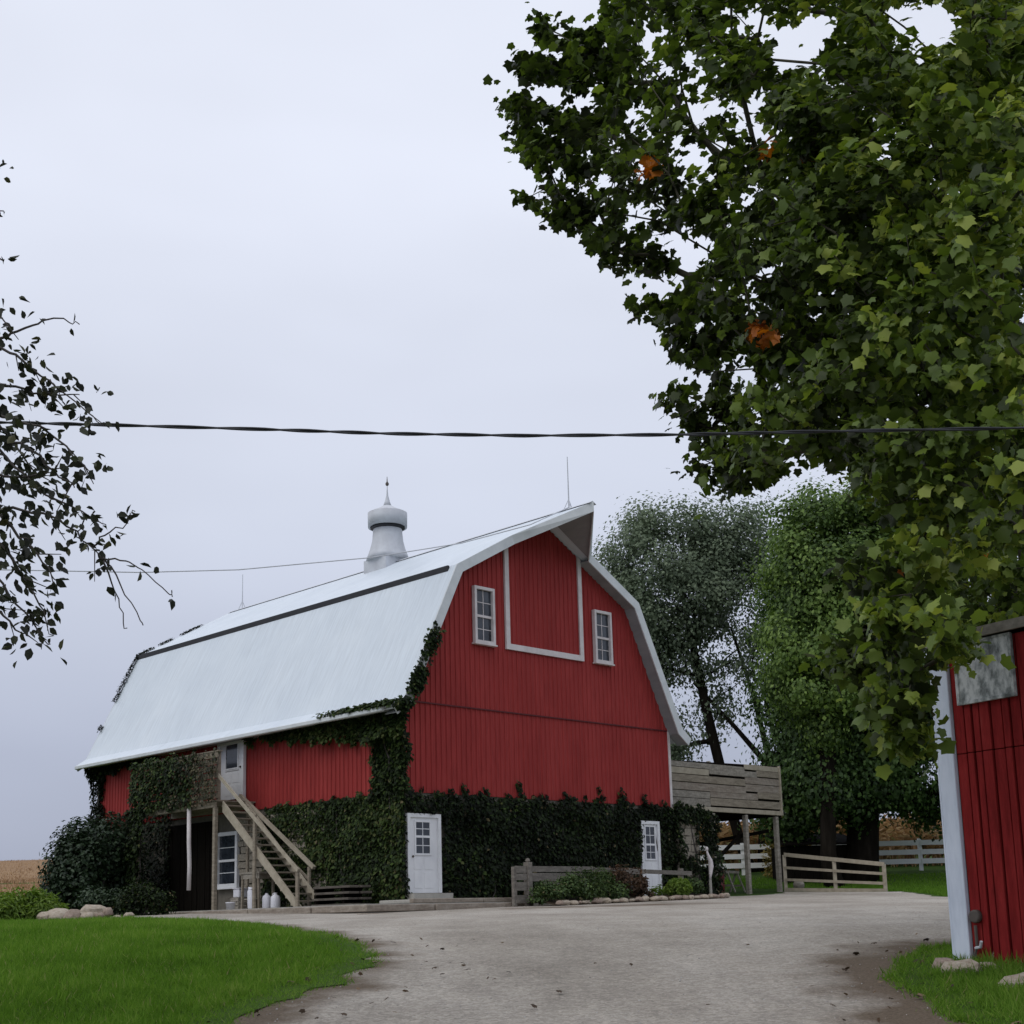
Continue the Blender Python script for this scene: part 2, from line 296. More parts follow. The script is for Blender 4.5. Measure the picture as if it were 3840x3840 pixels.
def frames(nrm, tip):
    nrm = nrm/np.maximum(np.linalg.norm(nrm, axis=1, keepdims=True), 1e-6)
    tip = tip - nrm*(tip*nrm).sum(1, keepdims=True); tip = tip/np.maximum(np.linalg.norm(tip, axis=1, keepdims=True), 1e-6)
    return np.cross(tip, nrm), tip, nrm
def leaf_mesh(name, P, nrm, tip, size, tint, tpl, mat):
    V, Fc = tpl; sx, ty, nz = frames(nrm, tip); n, k = len(P), len(V)
    if n > 1: sx = sx*RNG.uniform(.65, 1.12, (n, 1)); nz = nz*RNG.uniform(.2, 1.8, (n, 1))
    W = (P[:, None, :] + size[:, None, None]*(V[None, :, 0:1]*sx[:, None, :] + V[None, :, 1:2]*ty[:, None, :] + V[None, :, 2:3]*nz[:, None, :])).reshape(-1, 3)
    fa = np.array(Fc, dtype=np.int32); m = len(fa)
    idx = (fa[None] + (np.arange(n, dtype=np.int32)*k)[:, None, None]).reshape(-1)
    me = bpy.data.meshes.new(name); me.vertices.add(n*k); me.vertices.foreach_set('co', W.astype(np.float32).ravel())
    me.loops.add(n*m*3); me.loops.foreach_set('vertex_index', idx); me.polygons.add(n*m)
    me.polygons.foreach_set('loop_start', np.arange(0, n*m*3, 3, dtype=np.int32)); me.polygons.foreach_set('loop_total', np.full(n*m, 3, dtype=np.int32))
    a = me.attributes.new('tint', 'FLOAT', 'POINT'); a.data.foreach_set('value', np.repeat(tint, k).astype(np.float32))
    me.materials.append(mat); me.update(); me.validate(); return me
def rnd(n, s=1.0): return RNG.normal(0, s, (n, 3))

# ------------------------------------------------------------------ SETTING: ground sheets
def grid_axis(segs):
    out = []
    for a, b, st in segs: out += list(np.arange(a, b, st))
    return np.array(out + [segs[-1][1]])
gx = grid_axis([(-1500, -300, 150), (-300, -60, 20), (-60, -20, 4), (-20, 20, 1), (20, 60, 4), (60, 300, 20), (300, 1500, 150)])
gy = grid_axis([(-60, 0, 6), (0, 70, .5), (70, 320, 4), (320, 1800, 60)])
XX, YY = np.meshgrid(gx, gy); ZZ = Hn(YY)
me = bpy.data.meshes.new('ground'); nx, ny = len(gx), len(gy)
me.from_pydata(np.stack([XX, YY, ZZ], -1).reshape(-1, 3).tolist(), [], [(j*nx+i, j*nx+i+1, (j+1)*nx+i+1, (j+1)*nx+i) for j in range(ny-1) for i in range(nx-1)])
tag(link('ground', me, M['ground'], smooth=True), kind='structure')

def dist_to_poly(P, poly):
    """unsigned distance of points (n,2) to closed polygon outline"""
    d = np.full(len(P), 1e9)
    for i in range(len(poly)):
        a, b = np.array(poly[i]), np.array(poly[(i+1) % len(poly)]); ab = b-a
        t = np.clip(((P-a) @ ab)/max(ab @ ab, 1e-9), 0, 1); d = np.minimum(d, np.linalg.norm(P-(a+t[:, None]*ab), axis=1))
    return d
def inside(P, poly):
    x, y = P[:, 0], P[:, 1]; r = np.zeros(len(P), bool); n = len(poly)
    for i in range(n):
        (x0, y0), (x1, y1) = poly[i], poly[(i+1) % n]
        if y0 == y1: continue
        c = ((y0 > y) != (y1 > y)) & (x < (x1-x0)*(y-y0)/(y1-y0)+x0); r ^= c
    return r
def ragged(poly, step=.35, amp=.06):
    out = []
    for i in range(len(poly)):
        a, b = Vector(poly[i]), Vector(poly[(i+1) % len(poly)]); n = max(1, int((b-a).length/step)); t = (b-a).normalized() if (b-a).length > 0 else Vector((1, 0)); nn = Vector((-t.y, t.x))
        for k in range(n): out.append(tuple(a.lerp(b, k/n) + nn*RNG.normal(0, amp)))
    return out
def sheet(name, poly, off, step, mat, zf=None, dirt=None):
    x0, x1 = min(p[0] for p in poly), max(p[0] for p in poly); y0, y1 = min(p[1] for p in poly), max(p[1] for p in poly)
    g = np.stack(np.meshgrid(np.arange(x0, x1, step), np.arange(y0, y1, step)), -1).reshape(-1, 2) + RNG.uniform(-.1, .1, (1, 2))
    g = g[inside(g, poly) & (dist_to_poly(g, poly) > step*.4)]
    vs = [Vector(p) for p in poly] + [Vector((float(a), float(b))) for a, b in g]
    r = geometry.delaunay_2d_cdt(vs, [], [list(range(len(poly)))], 1, 1e-4)
    v3 = [(v.x, v.y, (zf(v.x, v.y) if zf else H(v.y)) + off) for v in r[0]]
    me = bpy.data.meshes.new(name); me.from_pydata(v3, [], [list(f) for f in r[2]]); me.update()
    if dirt is not None:
        a = me.attributes.new('dirt', 'FLOAT', 'POINT'); a.data.foreach_set('value', dirt(np.array([(v[0], v[1]) for v in v3])).astype(np.float32))
    return tag(link(name, me, mat, smooth=True), kind='structure')

def gpts(lst): return [tuple(on_ground(*p)[:2]) for p in lst]
lawn_a = gpts([(534, 3447), (800, 3459), (1000, 3478), (1200, 3508), (1330, 3545), (1395, 3580), (1385, 3615), (1300, 3668), (1150, 3735), (1000, 3790), (860, 3838)])
LAWN = ragged([(-12.5, 33.5), (-9.3, 34.2)] + lawn_a + [(-2.4, 8.5), (-3.2, 5.5), (-5, 3), (-14, 3), (-16, 20)], .22, .07)
patch = gpts([(3575, 3556), (3450, 3580), (3392, 3610), (3375, 3660), (3400, 3720), (3520, 3790), (3640, 3838)])
PATCH = ragged([(4.6, 13.9)] + patch + [(3.4, 8.6), (4.3, 7.0), (9, 6.5), (9, 13.5)], .25, .04)
GRAVEL = [(-15, .5), (12, .5), (13, 9), (14, 20), (14, 31), (10.6, 33.8), (10.5, 36), (11.6, 41), (12.4, 45.6), (9.6, 49.5), (8, 46), (5, 44), (0, 39), (-8, 40), (-13, 36)]
def dirt_fn(P):
    d1 = dist_to_poly(P, LAWN); d2 = dist_to_poly(P, PATCH)
    v = np.maximum(np.clip(1-d1/.8, 0, 1)*.95, np.clip(1-d2/1.3, 0, 1)*1.15)
    bedd = np.linalg.norm((P - np.array([2.3, 34.8]))/np.array([4.0, 1.2]), axis=1); v = np.maximum(v, np.clip(1.35-bedd, 0, 1)*.75)
    return v
sheet('gravel_drive', ragged(GRAVEL, .5, .08), .014, .35, M['gravel'], dirt=dirt_fn)
sheet('lawn', LAWN, .022, .5, M['soil'])
sheet('lawn_patch', PATCH, .022, .4, M['soil'])
# dry crop field on the rise at the left
def zfield(x, y): return H(y)
FIELD = ragged([(-400, 56), (-14, 56), (-16, 100), (-10, 240), (-400, 240)], 6, .6)
sheet('crop_field', FIELD, .05, 6, M['field'])

def scatter_poly(poly, n, dens_pow=2.0, ymin=7.5):
    x0, x1 = min(p[0] for p in poly), max(p[0] for p in poly); y0, y1 = max(ymin, min(p[1] for p in poly)), max(p[1] for p in poly)
    out = []; tot = 0
    while tot < n:
        u = RNG.random(n*2); y = 1/(1/y0 + u*(1/y1-1/y0)) if dens_pow == 2 else y0 + u*(y1-y0)
        P = np.stack([RNG.uniform(x0, x1, n*2), y], -1)
        P = P[np.abs(P[:, 0]) < P[:, 1]*.43+.8]; P = P[inside(P, poly)]; out.append(P); tot += len(P)
    return np.concatenate(out)[:n]
def grass(name, poly, n, h, parent_label, extra=None):
    P = scatter_poly(poly, n); d = P[:, 1]
    # leave small bald spots near the edges
    P3 = np.stack([P[:, 0], P[:, 1], Hn(P[:, 1])+.03], -1)
    ph = np.sin(P[:, 0]*1.9+np.sin(P[:, 1]*1.3))*.5+np.sin(P[:, 1]*2.3+P[:, 0]*.7)*.5
    P3[:, :2] += RNG.normal(0, .07, (n, 2)); edge = np.clip(dist_to_poly(P, poly)/.5, .35, 1)
    size = h*RNG.uniform(.55, 1.25, n)*(1+.18*ph)*edge; tip = np.stack([RNG.normal(0, .75, n), RNG.normal(0, .75, n), np.ones(n)], -1)
    nrm = rnd(n); nrm[:, 2] = np.abs(nrm[:, 2])*.8
    p2 = np.sin(P[:, 0]*7.3+2*np.sin(P[:, 1]*3.1))*np.sin(P[:, 1]*5.7+1.5*np.sin(P[:, 0]*4.3)); size *= 1+.25*p2
    tint = np.clip(RNG.normal(.48, .2, n)+.16*ph+.20*p2-.12*(np.sin(P[:, 0]*.9+1.1)*np.sin(P[:, 1]*.7) > .35), 0, .97); tint[RNG.random(n) < .02] = 1.0
    V, Fc = tpl_blade(); V = V.copy(); V[:, 0] *= .16
    V[:, 0] *= .8
    ne = 14000; seg = RNG.integers(0, len(poly), ne); A_ = np.array(poly)[seg]; B_ = np.array(poly)[(seg+1) % len(poly)]; E_ = A_+(B_-A_)*RNG.random((ne, 1))+RNG.normal(0, .05, (ne, 2)); E_ = E_[(E_[:, 1] > 7)]; ne = len(E_)
    P3 = np.concatenate([P3, np.stack([E_[:, 0], E_[:, 1], Hn(E_[:, 1])+.012], -1)]); nrm = np.concatenate([nrm, rnd(ne)]); tip = np.concatenate([tip, np.stack([RNG.normal(0, .9, ne), RNG.normal(0, .9, ne), np.ones(ne)], -1)])
    size = np.concatenate([size, h*RNG.uniform(.4, 1.0, ne)]); tint = np.concatenate([tint, np.clip(RNG.normal(.5, .25, ne), 0, 1)]); d = P3[:, 1]
    o = link(name, leaf_mesh(name, P3, nrm, tip, size*(1+d/60), tint, (V, Fc), M['grass_blade']), None)
    return tag(o, parent_label, 'grass', kind='stuff')
grass('lawn_grass', LAWN, 230000, .068, 'mown green lawn grass at the left, beside the gravel drive')
grass('patch_grass', PATCH, 50000, .085, 'green grass patch in front of the red shed at the right')
# clipped field grass behind the drive on the right
REARG = [(10.9, 34.2), (10.8, 36), (11.9, 41), (12.7, 45.6), (11, 50), (4, 56.5), (30, 57), (30, 34)]
n = 60000; P = scatter_poly(REARG, n, ymin=33)
P3 = np.stack([P[:, 0], P[:, 1], Hn(P[:, 1])], -1); nrm = rnd(n); nrm[:, 2] *= .2
Vb, Fb = tpl_blade(); Vb = Vb.copy(); Vb[:, 0] *= .3
tag(link('meadow_grass', leaf_mesh('meadow_grass', P3, nrm, np.stack([RNG.normal(0, .4, n), RNG.normal(0, .4, n), np.ones(n)], -1), RNG.uniform(.06, .12, n), np.clip(RNG.normal(.35, .2, n), 0, .95), (Vb, Fb), M['grass_blade']), None),
    'grass sloping up to the white board fence', 'grass', kind='stuff')
# fallen leaves on drive edge and lawn
n = 480; P = np.concatenate([scatter_poly(LAWN, 150), scatter_poly(ragged([(-3, 9), (5, 9), (5, 16), (-3, 17)]), 330, ymin=9)])
dd = np.minimum(dist_to_poly(P, LAWN), dist_to_poly(P, PATCH)); keep = (dd < .9) | (np.arange(len(P)) < 150) | (RNG.random(len(P)) < .12); P = P[keep]; n = len(P)
nrm = rnd(n, .35); nrm[:, 2] += 1
tag(link('fallen_leaves', leaf_mesh('fallen_leaves', np.stack([P[:, 0], P[:, 1], Hn(P[:, 1])+.05], -1), nrm, rnd(n), RNG.uniform(.03, .065, n), RNG.random(n), tpl_palm(), M['dead_leaf']), None),
    'brown fallen leaves scattered along the drive edge', 'leaves', kind='stuff')
# loose stones on the drive
n = 2200; P = scatter_poly([(-4, 9), (5.5, 9), (9, 32), (-6, 32)], n, ymin=9.5); ok = ~inside(P, LAWN) & ~inside(P, PATCH); P = P[ok]; n = len(P)
oc = np.array([[1,0,0],[0,1,0],[-1,0,0],[0,-1,0],[0,0,.7],[0,0,-.5]], float); ocf = [(0,1,4),(1,2,4),(2,3,4),(3,0,4),(1,0,5),(2,1,5),(3,2,5),(0,3,5)]
nrm = rnd(n, .3); nrm[:, 2] += 1
mg = leaf_mat('loose_stone', [(0, (.24, .225, .205)), (.6, (.33, .315, .295)), (1, (.45, .44, .42))], 0, .9)
tag(link('loose_gravel', leaf_mesh('loose_gravel', np.stack([P[:, 0], P[:, 1], Hn(P[:, 1])+.013], -1), nrm, rnd(n), RNG.uniform(.005, .013, n), RNG.random(n), (oc, ocf), mg), None),
    'loose grey stones lying on the gravel drive', 'gravel', kind='stuff')
# left field stubble
n = 26000; u = RNG.random(n); yy = 56/(1-u*.66); P = np.stack([-14-RNG.random(n)*(yy*.42-8).clip(2, 80), yy], -1)
tag(link('dry_bean_crop', leaf_mesh('dry_bean_crop', np.stack([P[:, 0], P[:, 1], Hn(P[:, 1])], -1), rnd(n)*np.array([1, 1, .2]), np.stack([RNG.normal(0, .4, n), RNG.normal(0, .4, n), np.ones(n)], -1), RNG.uniform(.1, .24, n), RNG.random(n), (Vb, Fb), M['bean']), None),
    'tan ripe crop standing on the rise behind the dark shrub', 'crop', kind='stuff')
#PART2
# ------------------------------------------------------------------ BARN (local X along the gable, Y along the side wall)
W, L = 11.25, 16.2
barn = empty('barn', (TX, TY, TZ), YAW, 'large red gambrel barn with white metal roof and ivy covered base', 'barn')
EV, BD, BK, RG = (-.64, 5.13), (-.22, 5.42), (1.717, 9.31), (W/2, 11.487)
OYF, OYB = -.445, 16.68
JX = 3.89; JZ = BK[1] + (JX-BK[0])*(RG[1]-BK[1])/(RG[0]-BK[0]); TIPY = -2.14
def mir(p): return (W-p[0], p[1])
def roof_z(x):
    x = min(x, W-x)
    for a, b in ((EV, BD), (BD, BK), (BK, RG)):
        if x <= b[0]: return a[1] + (x-a[0])*(b[1]-a[1])/(b[0]-a[0])
    return RG[1]
def offset(pts, d):
    out = []
    for i, p in enumerate(pts):
        ns = []
        for a, b in ((i-1, i), (i, i+1)):
            if a >= 0 and b < len(pts):
                t = Vector(pts[b])-Vector(pts[a]); t.normalize(); ns.append(Vector((t.y, -t.x)))
        n_ = sum(ns, Vector((0, 0))); n_.normalize(); k = 1/max(.4, n_.dot(ns[0])); out.append(tuple(Vector(p) + n_*d*k))
    return out
prof = [EV, BD, BK, RG]; inn = offset(prof, .10); inn[3] = (W/2, RG[1]-.115)
# roof: each slope a slab with low standing seams
for side in (0, 1):
    f = (lambda p: p) if side == 0 else mir
    for i, nm in ((0, 'roof_flare'), (1, 'roof_lower_slope'), (2, 'roof_upper_slope')):
        a, b, c, d = prof[i], prof[i+1], inn[i+1], inn[i]
        mb = MB().prism([f(a), f(b), f(c), f(d)], 'y', OYF, OYB)
        if i == 2:   # hay hood: the upper slope runs out to a point over the gable
            J, Ji = f((JX, JZ)), f((JX, JZ-.115)); R, Ri = f(b), f(c)
            vs = [(J[0], OYF, J[1]), (R[0], OYF, R[1]), (R[0], TIPY, R[1]), (Ji[0], OYF, Ji[1]), (Ri[0], OYF, Ri[1]), (Ri[0], TIPY, Ri[1])]
            mb.poly(vs, [(0, 1, 2), (3, 5, 4), (0, 2, 5, 3)])
        o = mb.build(nm, M['roof'], barn)
        if False:
            sm = MB(); nrm = Vector((a[1]-b[1], b[0]-a[0])).normalized()
            if side: nrm = Vector((-nrm.x, nrm.y))
            for k in range(1, 18):
                y = OYF + k*(OYB-OYF)/18
                p, q = Vector(f(a)) + nrm*.002, Vector(f(b)) + nrm*.002
                sm.bar((p.x, y, p.y), (q.x, y, q.y), .02, .009, up=(nrm.x, 0, nrm.y))
            sm.build('roof_seams', M['roof'], o)
box_obj('roof_trim_and_shade', (BK[0]-.09, OYF+.25, BK[1]-.16), (BK[0]-.03, OYB, BK[1]+.005), M['flash_and_shade'], barn)  # dark trim strip that also paints the shadow under the upper slope
MB().prism([(W/2-.16, RG[1]-.06), (W/2, RG[1]+.03), (W/2+.16, RG[1]-.06), (W/2, RG[1]-.0)], 'y', TIPY-.01, OYB).build('ridge_cap', M['galv'], barn)
# hood soffit boards
for s in (0, 1):
    f = (lambda p: p) if s == 0 else mir
    J, R = f((JX+.05, JZ-.16)), (W/2, RG[1]-.155)
    mb = MB(); mb.poly([(J[0], OYF, J[1]), (R[0], OYF, R[1]), (R[0], TIPY+.06, R[1]), (J[0], OYF, J[1]+.02), (R[0], OYF, R[1]+.02), (R[0], TIPY+.06, R[1]+.02)], [(0, 1, 2), (3, 5, 4), (0, 2, 5, 3)])
    mb.build('hood_soffit', M['soffit'], barn)
# rake boards
ro = offset([EV, BD, BK, (JX, JZ)], .27)
for s in (0, 1):
    f = (lambda p: p) if s == 0 else mir
    pts = [EV, BD, BK, (JX, JZ)]
    for i in range(3):
        mb = MB(); q = [f(pts[i]), f(pts[i+1]), f(ro[i+1]), f(ro[i])]
        if s: q = q[::-1]
        mb.prism(q, 'y', OYF-.045, OYF-.004); mb.build('rake_board', M['rake'], barn)
        qi = [f(pts[i]), f(pts[i+1]), f(ro[i+1]), f(ro[i])]
        mb = MB(); z = [Vector(p) for p in qi]      # soffit between rake board and wall
        a, b = z[3].lerp(z[0], .15), z[2].lerp(z[1], .15); c, d = z[3].lerp(z[0], .25), z[2].lerp(z[1], .25)
        mb.prism([tuple(a), tuple(b), tuple(d), tuple(c)], 'y', OYF, -.002); mb.build('rake_soffit', M['soffit'], barn)
    J, Jl = f((JX, JZ)), f(ro[3]); mb = MB()
    o_ = -.045
    mb.poly([(J[0], OYF+o_, J[1]), (W/2, TIPY+o_, RG[1]), (W/2, TIPY+o_, RG[1]-.3), (Jl[0], OYF+o_, Jl[1]), (J[0], OYF-.004, J[1]), (W/2, TIPY-.004, RG[1]), (W/2, TIPY-.004, RG[1]-.3), (Jl[0], OYF-.004, Jl[1])],
            [(0, 1, 2, 3), (7, 6, 5, 4), (0, 4, 5, 1), (2, 6, 7, 3), (0, 3, 7, 4), (1, 5, 6, 2)]); mb.build('hood_rake_board', M['rake'], barn)
# far rake boards, gutter, fascia
for i in range(3):
    pts = [EV, BD, BK, RG]; r2 = offset(pts, .2)
    MB().prism([pts[i], pts[i+1], r2[i+1], r2[i]], 'y', OYB+.004, OYB+.04).build('rake_board', M['rake'], barn)
box_obj('gutter', (EV[0]-.13, OYF+.3, EV[1]-.13), (EV[0]-.005, OYB-.2, EV[1]-.005), M['rake'], barn, bev=.02)
box_obj('eave_soffit', (EV[0]+.02, OYF+.05, EV[1]-.05), (-.03, OYB-.05, EV[1]-.02), M['soffit'], barn)
# core walls behind the siding
core = [(0.03, -.6), (0.03, 5.62), (1.78, 9.18), (W/2, 11.30), (W-1.78, 9.18), (W-.03, 5.62), (W-.03, -.6)]
MB().prism(core, 'y', .03, L).build('wall', M['mortar'], barn)
# ribbed red siding sheets
NP = 12; PW = W/NP; PIT = PW/5
def ribs(u0, u1):
    out = []
    u = u0; PIT = (u1-u0)/5 if abs(u1-u0-PW) < .1 else PW/5
    while u < u1-1e-6:
        for du, d in ((0, 0), (.115, 0), (.130, 1), (.158, 1), (.172, 0)): out.append((u+du*PIT/.1875, d*.028))
        u += PIT
    out.append((u1, 0)); return out
def sheet_obj(u0, u1, zb, zt, place, parent, off=0.0, name='siding_sheet'):
    """zt: function of u; place(u, out, z) -> local point"""
    mb = MB(); r = ribs(u0, u1); n_ = len(r)
    vs = [place(u, off+d, zb) for u, d in r] + [place(u, off+d, zt(u)) for u, d in r]
    mb.poly(vs, [(i, i+1, n_+i+1, n_+i) for i in range(n_-1)]); return mb.build(name, M['red'], parent)
def gp(u, d, z): return (u, -.004-d, z)
def sp(u, d, z): return (-.004-d, u, z)
for i in range(NP):
    a, b = i*PW, (i+1)*PW
    sheet_obj(a, b, 2.935, lambda u: min(5.376, roof_z(u)-.12), gp, barn)
    if True: sheet_obj(a, b, 5.376, lambda u: roof_z(u)-.12, gp, barn, off=.014)
box_obj('siding_seam', (.02, -.05, 5.365), (W-.02, -.003, 5.40), simple('dark_red_flashing_shade', [(.2, (.07, .008, .01)), (.8, (.11, .012, .015))], 3, bmp=0), barn)  # drip flashing, its dark red also painting the shadow at the seam
NS = 17
for i in range(NS):
    a, b = i*PW*1.016, (i+1)*PW*1.016
    sheet_obj(a, b, 2.935, lambda u: 5.14, sp, barn)
box_obj('corner_trim', (W-.03, -.06, 2.93), (W+.07, .06, 5.5), M['pink_trim'], barn)
# gable windows
def sash(parent, x0, x1, z0, z1, zm, y0, depth, fr, place, mat=M['white'], bars=(1, 1), name='window'):
    """ring frame proud of the wall; panes set back; place maps (u, out, z)"""
    def bx(mb, u0, u1, o0, o1, a, b):
        p, q = place(u0, o0, a), place(u1, o1, b); return mb.box(p, q)
    mb = MB(); o0, o1 = y0, y0+depth
    bx(mb, x0, x0+fr, o0, o1, z0, z1); bx(mb, x1-fr, x1, o0, o1, z0, z1); bx(mb, x0+fr, x1-fr, o0, o1-.004, z0, z0+fr); bx(mb, x0+fr, x1-fr, o0, o1-.004, z1-fr, z1)
    w = mb.build(name, mat, parent)
    box_ = lambda nm, *a, m=mat: bx(MB(), *a).build(nm, m, w)
    box_('sill', x0-.04, x1+.04, o0, o1+.03, z0-.045, z0-.003)
    box_('sash_rail', x0+fr, x1-fr, o0+.01, o0+.06, zm-.035, zm+.035)
    box_('pane', x0+fr, x1-fr, o0+.004, o0+.018, z0+fr, zm-.035, m=M['glass']); box_('pane', x0+fr, x1-fr, o0+.012, o0+.028, zm+.035, z1-fr, m=M['glass'])
    for (a, b, oo) in ((z0+fr, zm-.035, o0+.018), (zm+.035, z1-fr, o0+.028)):
        for k in range(bars[0]):
            u = x0+fr+(x1-x0-2*fr)*(k+1)/(bars[0]+1); box_('muntin', u-.011, u+.011, oo, oo+.012, a, b)
        for k in range(bars[1]):
            z = a+(b-a)*(k+1)/(bars[1]+1); box_('muntin', x0+fr, x1-fr, oo, oo+.010, z-.011, z+.011)
    return w
for x0, x1 in ((2.68, 3.477), (W-3.477, W-2.68)):
    sash(barn, x0, x1, 7.264, 8.916, 8.06, .035, .12, .085, gp, M['pink_trim'])
# hay door with its white surround
hx0, hx1, hz = 3.966, W-3.966, 7.226
mb = MB(); r = [(u, d) for u, d in ribs(hx0+.15, hx1-.15) if u <= hx1-.15]; r[-1] = (hx1-.15, 0); n_ = len(r)
mb.poly([gp(u, .05+d, hz+.17) for u, d in r] + [gp(u, .05+d, roof_z(u)-.16) for u, d in r], [(i, i+1, n_+i+1, n_+i) for i in range(n_-1)])
hay = mb.build('hay_door', M['red'], barn)
for u0, u1 in ((hx0, hx0+.16), (hx1-.16, hx1)):
    q = MB(); q.poly([gp(u0, .03, hz), gp(u1, .03, hz), gp(u1, .03, roof_z(u1)-.15), gp(u0, .03, roof_z(u0)-.15), gp(u0, .10, hz), gp(u1, .10, hz), gp(u1, .10, roof_z(u1)-.15), gp(u0, .10, roof_z(u0)-.15)],
                    [(3, 2, 1, 0), (4, 5, 6, 7), (0, 1, 5, 4), (1, 2, 6, 5), (2, 3, 7, 6), (3, 0, 4, 7)]); q.build('door_trim', M['pink_trim'], hay)
MB().box(gp(hx0+.16, .03, hz), gp(hx1-.16, .096, hz+.17)).build('door_trim', M['pink_trim'], hay)
# doors: slab with panel window, frame, knob
def door(x0, x1, z0, z1, win, zm, place, y0, step=None, knob=True, bars=(1, 1), label=None):
    def bx(u0, u1, o0, o1, a, b): return MB().box(place(u0, o0, a), place(u1, o1, b))
    d = bx(x0+.1, x1-.1, y0, y0+.05, z0, z1-.1).build('door', M['white'], barn)
    if label: d['label'] = label
    for a in ((x0, x0+.1, z0, z1), (x1-.1, x1, z0, z1), (x0+.1, x1-.1, z1-.1, z1)): bx(a[0], a[1], y0, y0+.10, a[2], a[3]).build('door_frame', M['white'], d)
    u0, u1, a, b = win
    for k in ((u0-.05, u0, a-.05, b+.05), (u1, u1+.05, a-.05, b+.05), (u0, u1, a-.05, a), (u0, u1, b, b+.05), (u0, u1, zm-.03, zm+.03)): bx(k[0], k[1], y0+.05, y0+.075, k[2], k[3]).build('window_trim', M['white'], d)
    for (p, q) in ((a, zm-.03), (zm+.03, b)):
        if q-p < .05: continue
        bx(u0, u1, y0+.05, y0+.058, p, q).build('pane', M['glass'], d)
        for k in range(bars[0]): m_ = u0+(u1-u0)*(k+1)/(bars[0]+1); bx(m_-.01, m_+.01, y0+.058, y0+.066, p, q).build('muntin', M['white'], d)
        for k in range(bars[1]): m_ = p+(q-p)*(k+1)/(bars[1]+1); bx(u0, u1, y0+.058, y0+.065, m_-.01, m_+.01).build('muntin', M['white'], d)
    for k, (p, q) in enumerate(((z0+.12, a-.5), (a-.42, a-.12))):
        if q-p > .12:
            for (s, t) in ((u0-.07, (u0+u1)/2-.04), ((u0+u1)/2+.04, u1+.07)):
                bx(s, t, y0+.05, y0+.058, p, q).build('door_panel', M['white'], d)
    if knob:
        kb = MB().lathe([(.012, 0), (.03, .01), (.033, .03), (.02, .05)], 10).build('door_knob', M['metal_dark'], d); c = place(x0+.2, y0+.05, z0+.95)
        kb.location = c; kb.rotation_euler = (math.pi/2, 0, 0) if place is gp else (0, -math.pi/2, 0)
    if step: bx(*step).build('door_step', M['concrete'], d)
    return d
door(.106, 1.286, .287, 2.367, (.42, .90, 1.32, 2.14), 1.76, gp, .02, step=(.02, 1.38, .0, .45, -.05, .27), label='white ground floor door beside the barn corner')
door(9.60, 10.52, -.12, 2.45, (9.85, 10.28, 1.28, 2.27), 1.72, gp, .02, knob=False, label='narrow white door with tall window at the right end of the gable')
door(7.14, 8.57, 3.33, 5.12, (7.50, 8.12, 4.25, 5.0), 4.25, sp, .04, bars=(0, 0), label='white upper door on the side wall at the stair head')
sash(barn, 7.45, 8.6, .7, 2.36, 1.5, .03, .1, .11, sp, M['white'], (0, 1))
# near-black boards painted as the shade of an open doorway under the landing
box_obj('opening_shade', sp(8.7, .0, -.1), sp(11.6, .06, 2.75), M['dark_wood_and_shade'], barn)
for k in range(12): box_obj('opening_shade_board', sp(8.74+k*.24, .062, -.1), sp(8.74+k*.24+.225, .085+.01*(k % 3), 2.72), M['dark_wood_and_shade'], barn)
# foundation stones that show at the right end pier and beside the stairs
st_me = []
for k in range(5):
    m_ = MB(); rr = random.Random(k)
    p = []
    for sx in (-1, 1):
        for sy in (-1, 1):
            for sz in (-1, 1): p.append((sx*(.5+rr.uniform(-.07, .05)), sy*(.5+rr.uniform(-.07, .05)), sz*(.5+rr.uniform(-.08, .05))))
    m_.poly(p, [(0,1,3,2),(4,6,7,5),(0,4,5,1),(2,3,7,6),(0,2,6,4),(1,5,7,3)]); me_ = m_.mesh('stone'); me_.materials.append(M['stone']); st_me.append(me_)
def stone(parent, c, s, k):
    o = bpy.data.objects.new('stone', st_me[k % 5]); COL.objects.link(o); o.parent = parent; o.location = c; o.scale = s
    md = None; return o
pier = MB().box((11.3, -.12, -.5), (12.35, .5, 2.55)).build('foundation_pier', M['mortar'], barn)
zc, k = -.2, 0
while zc < 2.5:
    h = random.uniform(.2, .3); x = 11.3
    while x < 12.3:
        w_ = min(random.uniform(.25, .5), 12.36-x); stone(pier, (x+w_/2, -.14, zc+h/2), (w_*.95, .16, h*.94), k); x += w_; k += 1
    zc += h
zc = -.1
while zc < 2.7:
    h = random.uniform(.17, .26); y = 3.0
    while y < 7.2:
        w_ = random.uniform(.35, .8); stone(barn, (-.03, y+w_/2, zc+h/2), (.14, w_*.96, h*.92), k); y += w_; k += 1
    zc += h
# ventilator on the ridge
VY = 7.2
vent = MB().prism([(W/2-.58, RG[1]-.45), (W/2+.58, RG[1]-.45), (W/2+.58, RG[1]+.12), (W/2-.58, RG[1]+.12)], 'y', VY-.58, VY+.58).build('ventilator', M['galv'], barn)
vb = MB().lathe([(.74, .122), (.68, .30), (.60, .52), (.53, .80), (.50, 1.1), (.50, 1.42)], 28, (W/2, VY, RG[1])).build('ventilator_body', M['galv'], vent, True)
MB().lathe([(.60, 1.30), (.665, 1.28), (.675, 1.78), (.64, 1.80), (.3, 1.96), (.16, 2.05)], 28, (W/2, VY, RG[1])).build('ventilator_cap', M['galv'], vent, True)
MB().lathe([(.59, 1.285), (.59, 1.25), (.50, 1.2)], 28, (W/2, VY, RG[1])).build('ventilator_louver', M['flash_and_shade'], vent)
MB().lathe([(.15, 2.04), (.09, 2.2), (.035, 2.42), (.02, 2.6), (.012, 2.75)], 10, (W/2, VY, RG[1])).build('finial', M['galv'], vent, True)
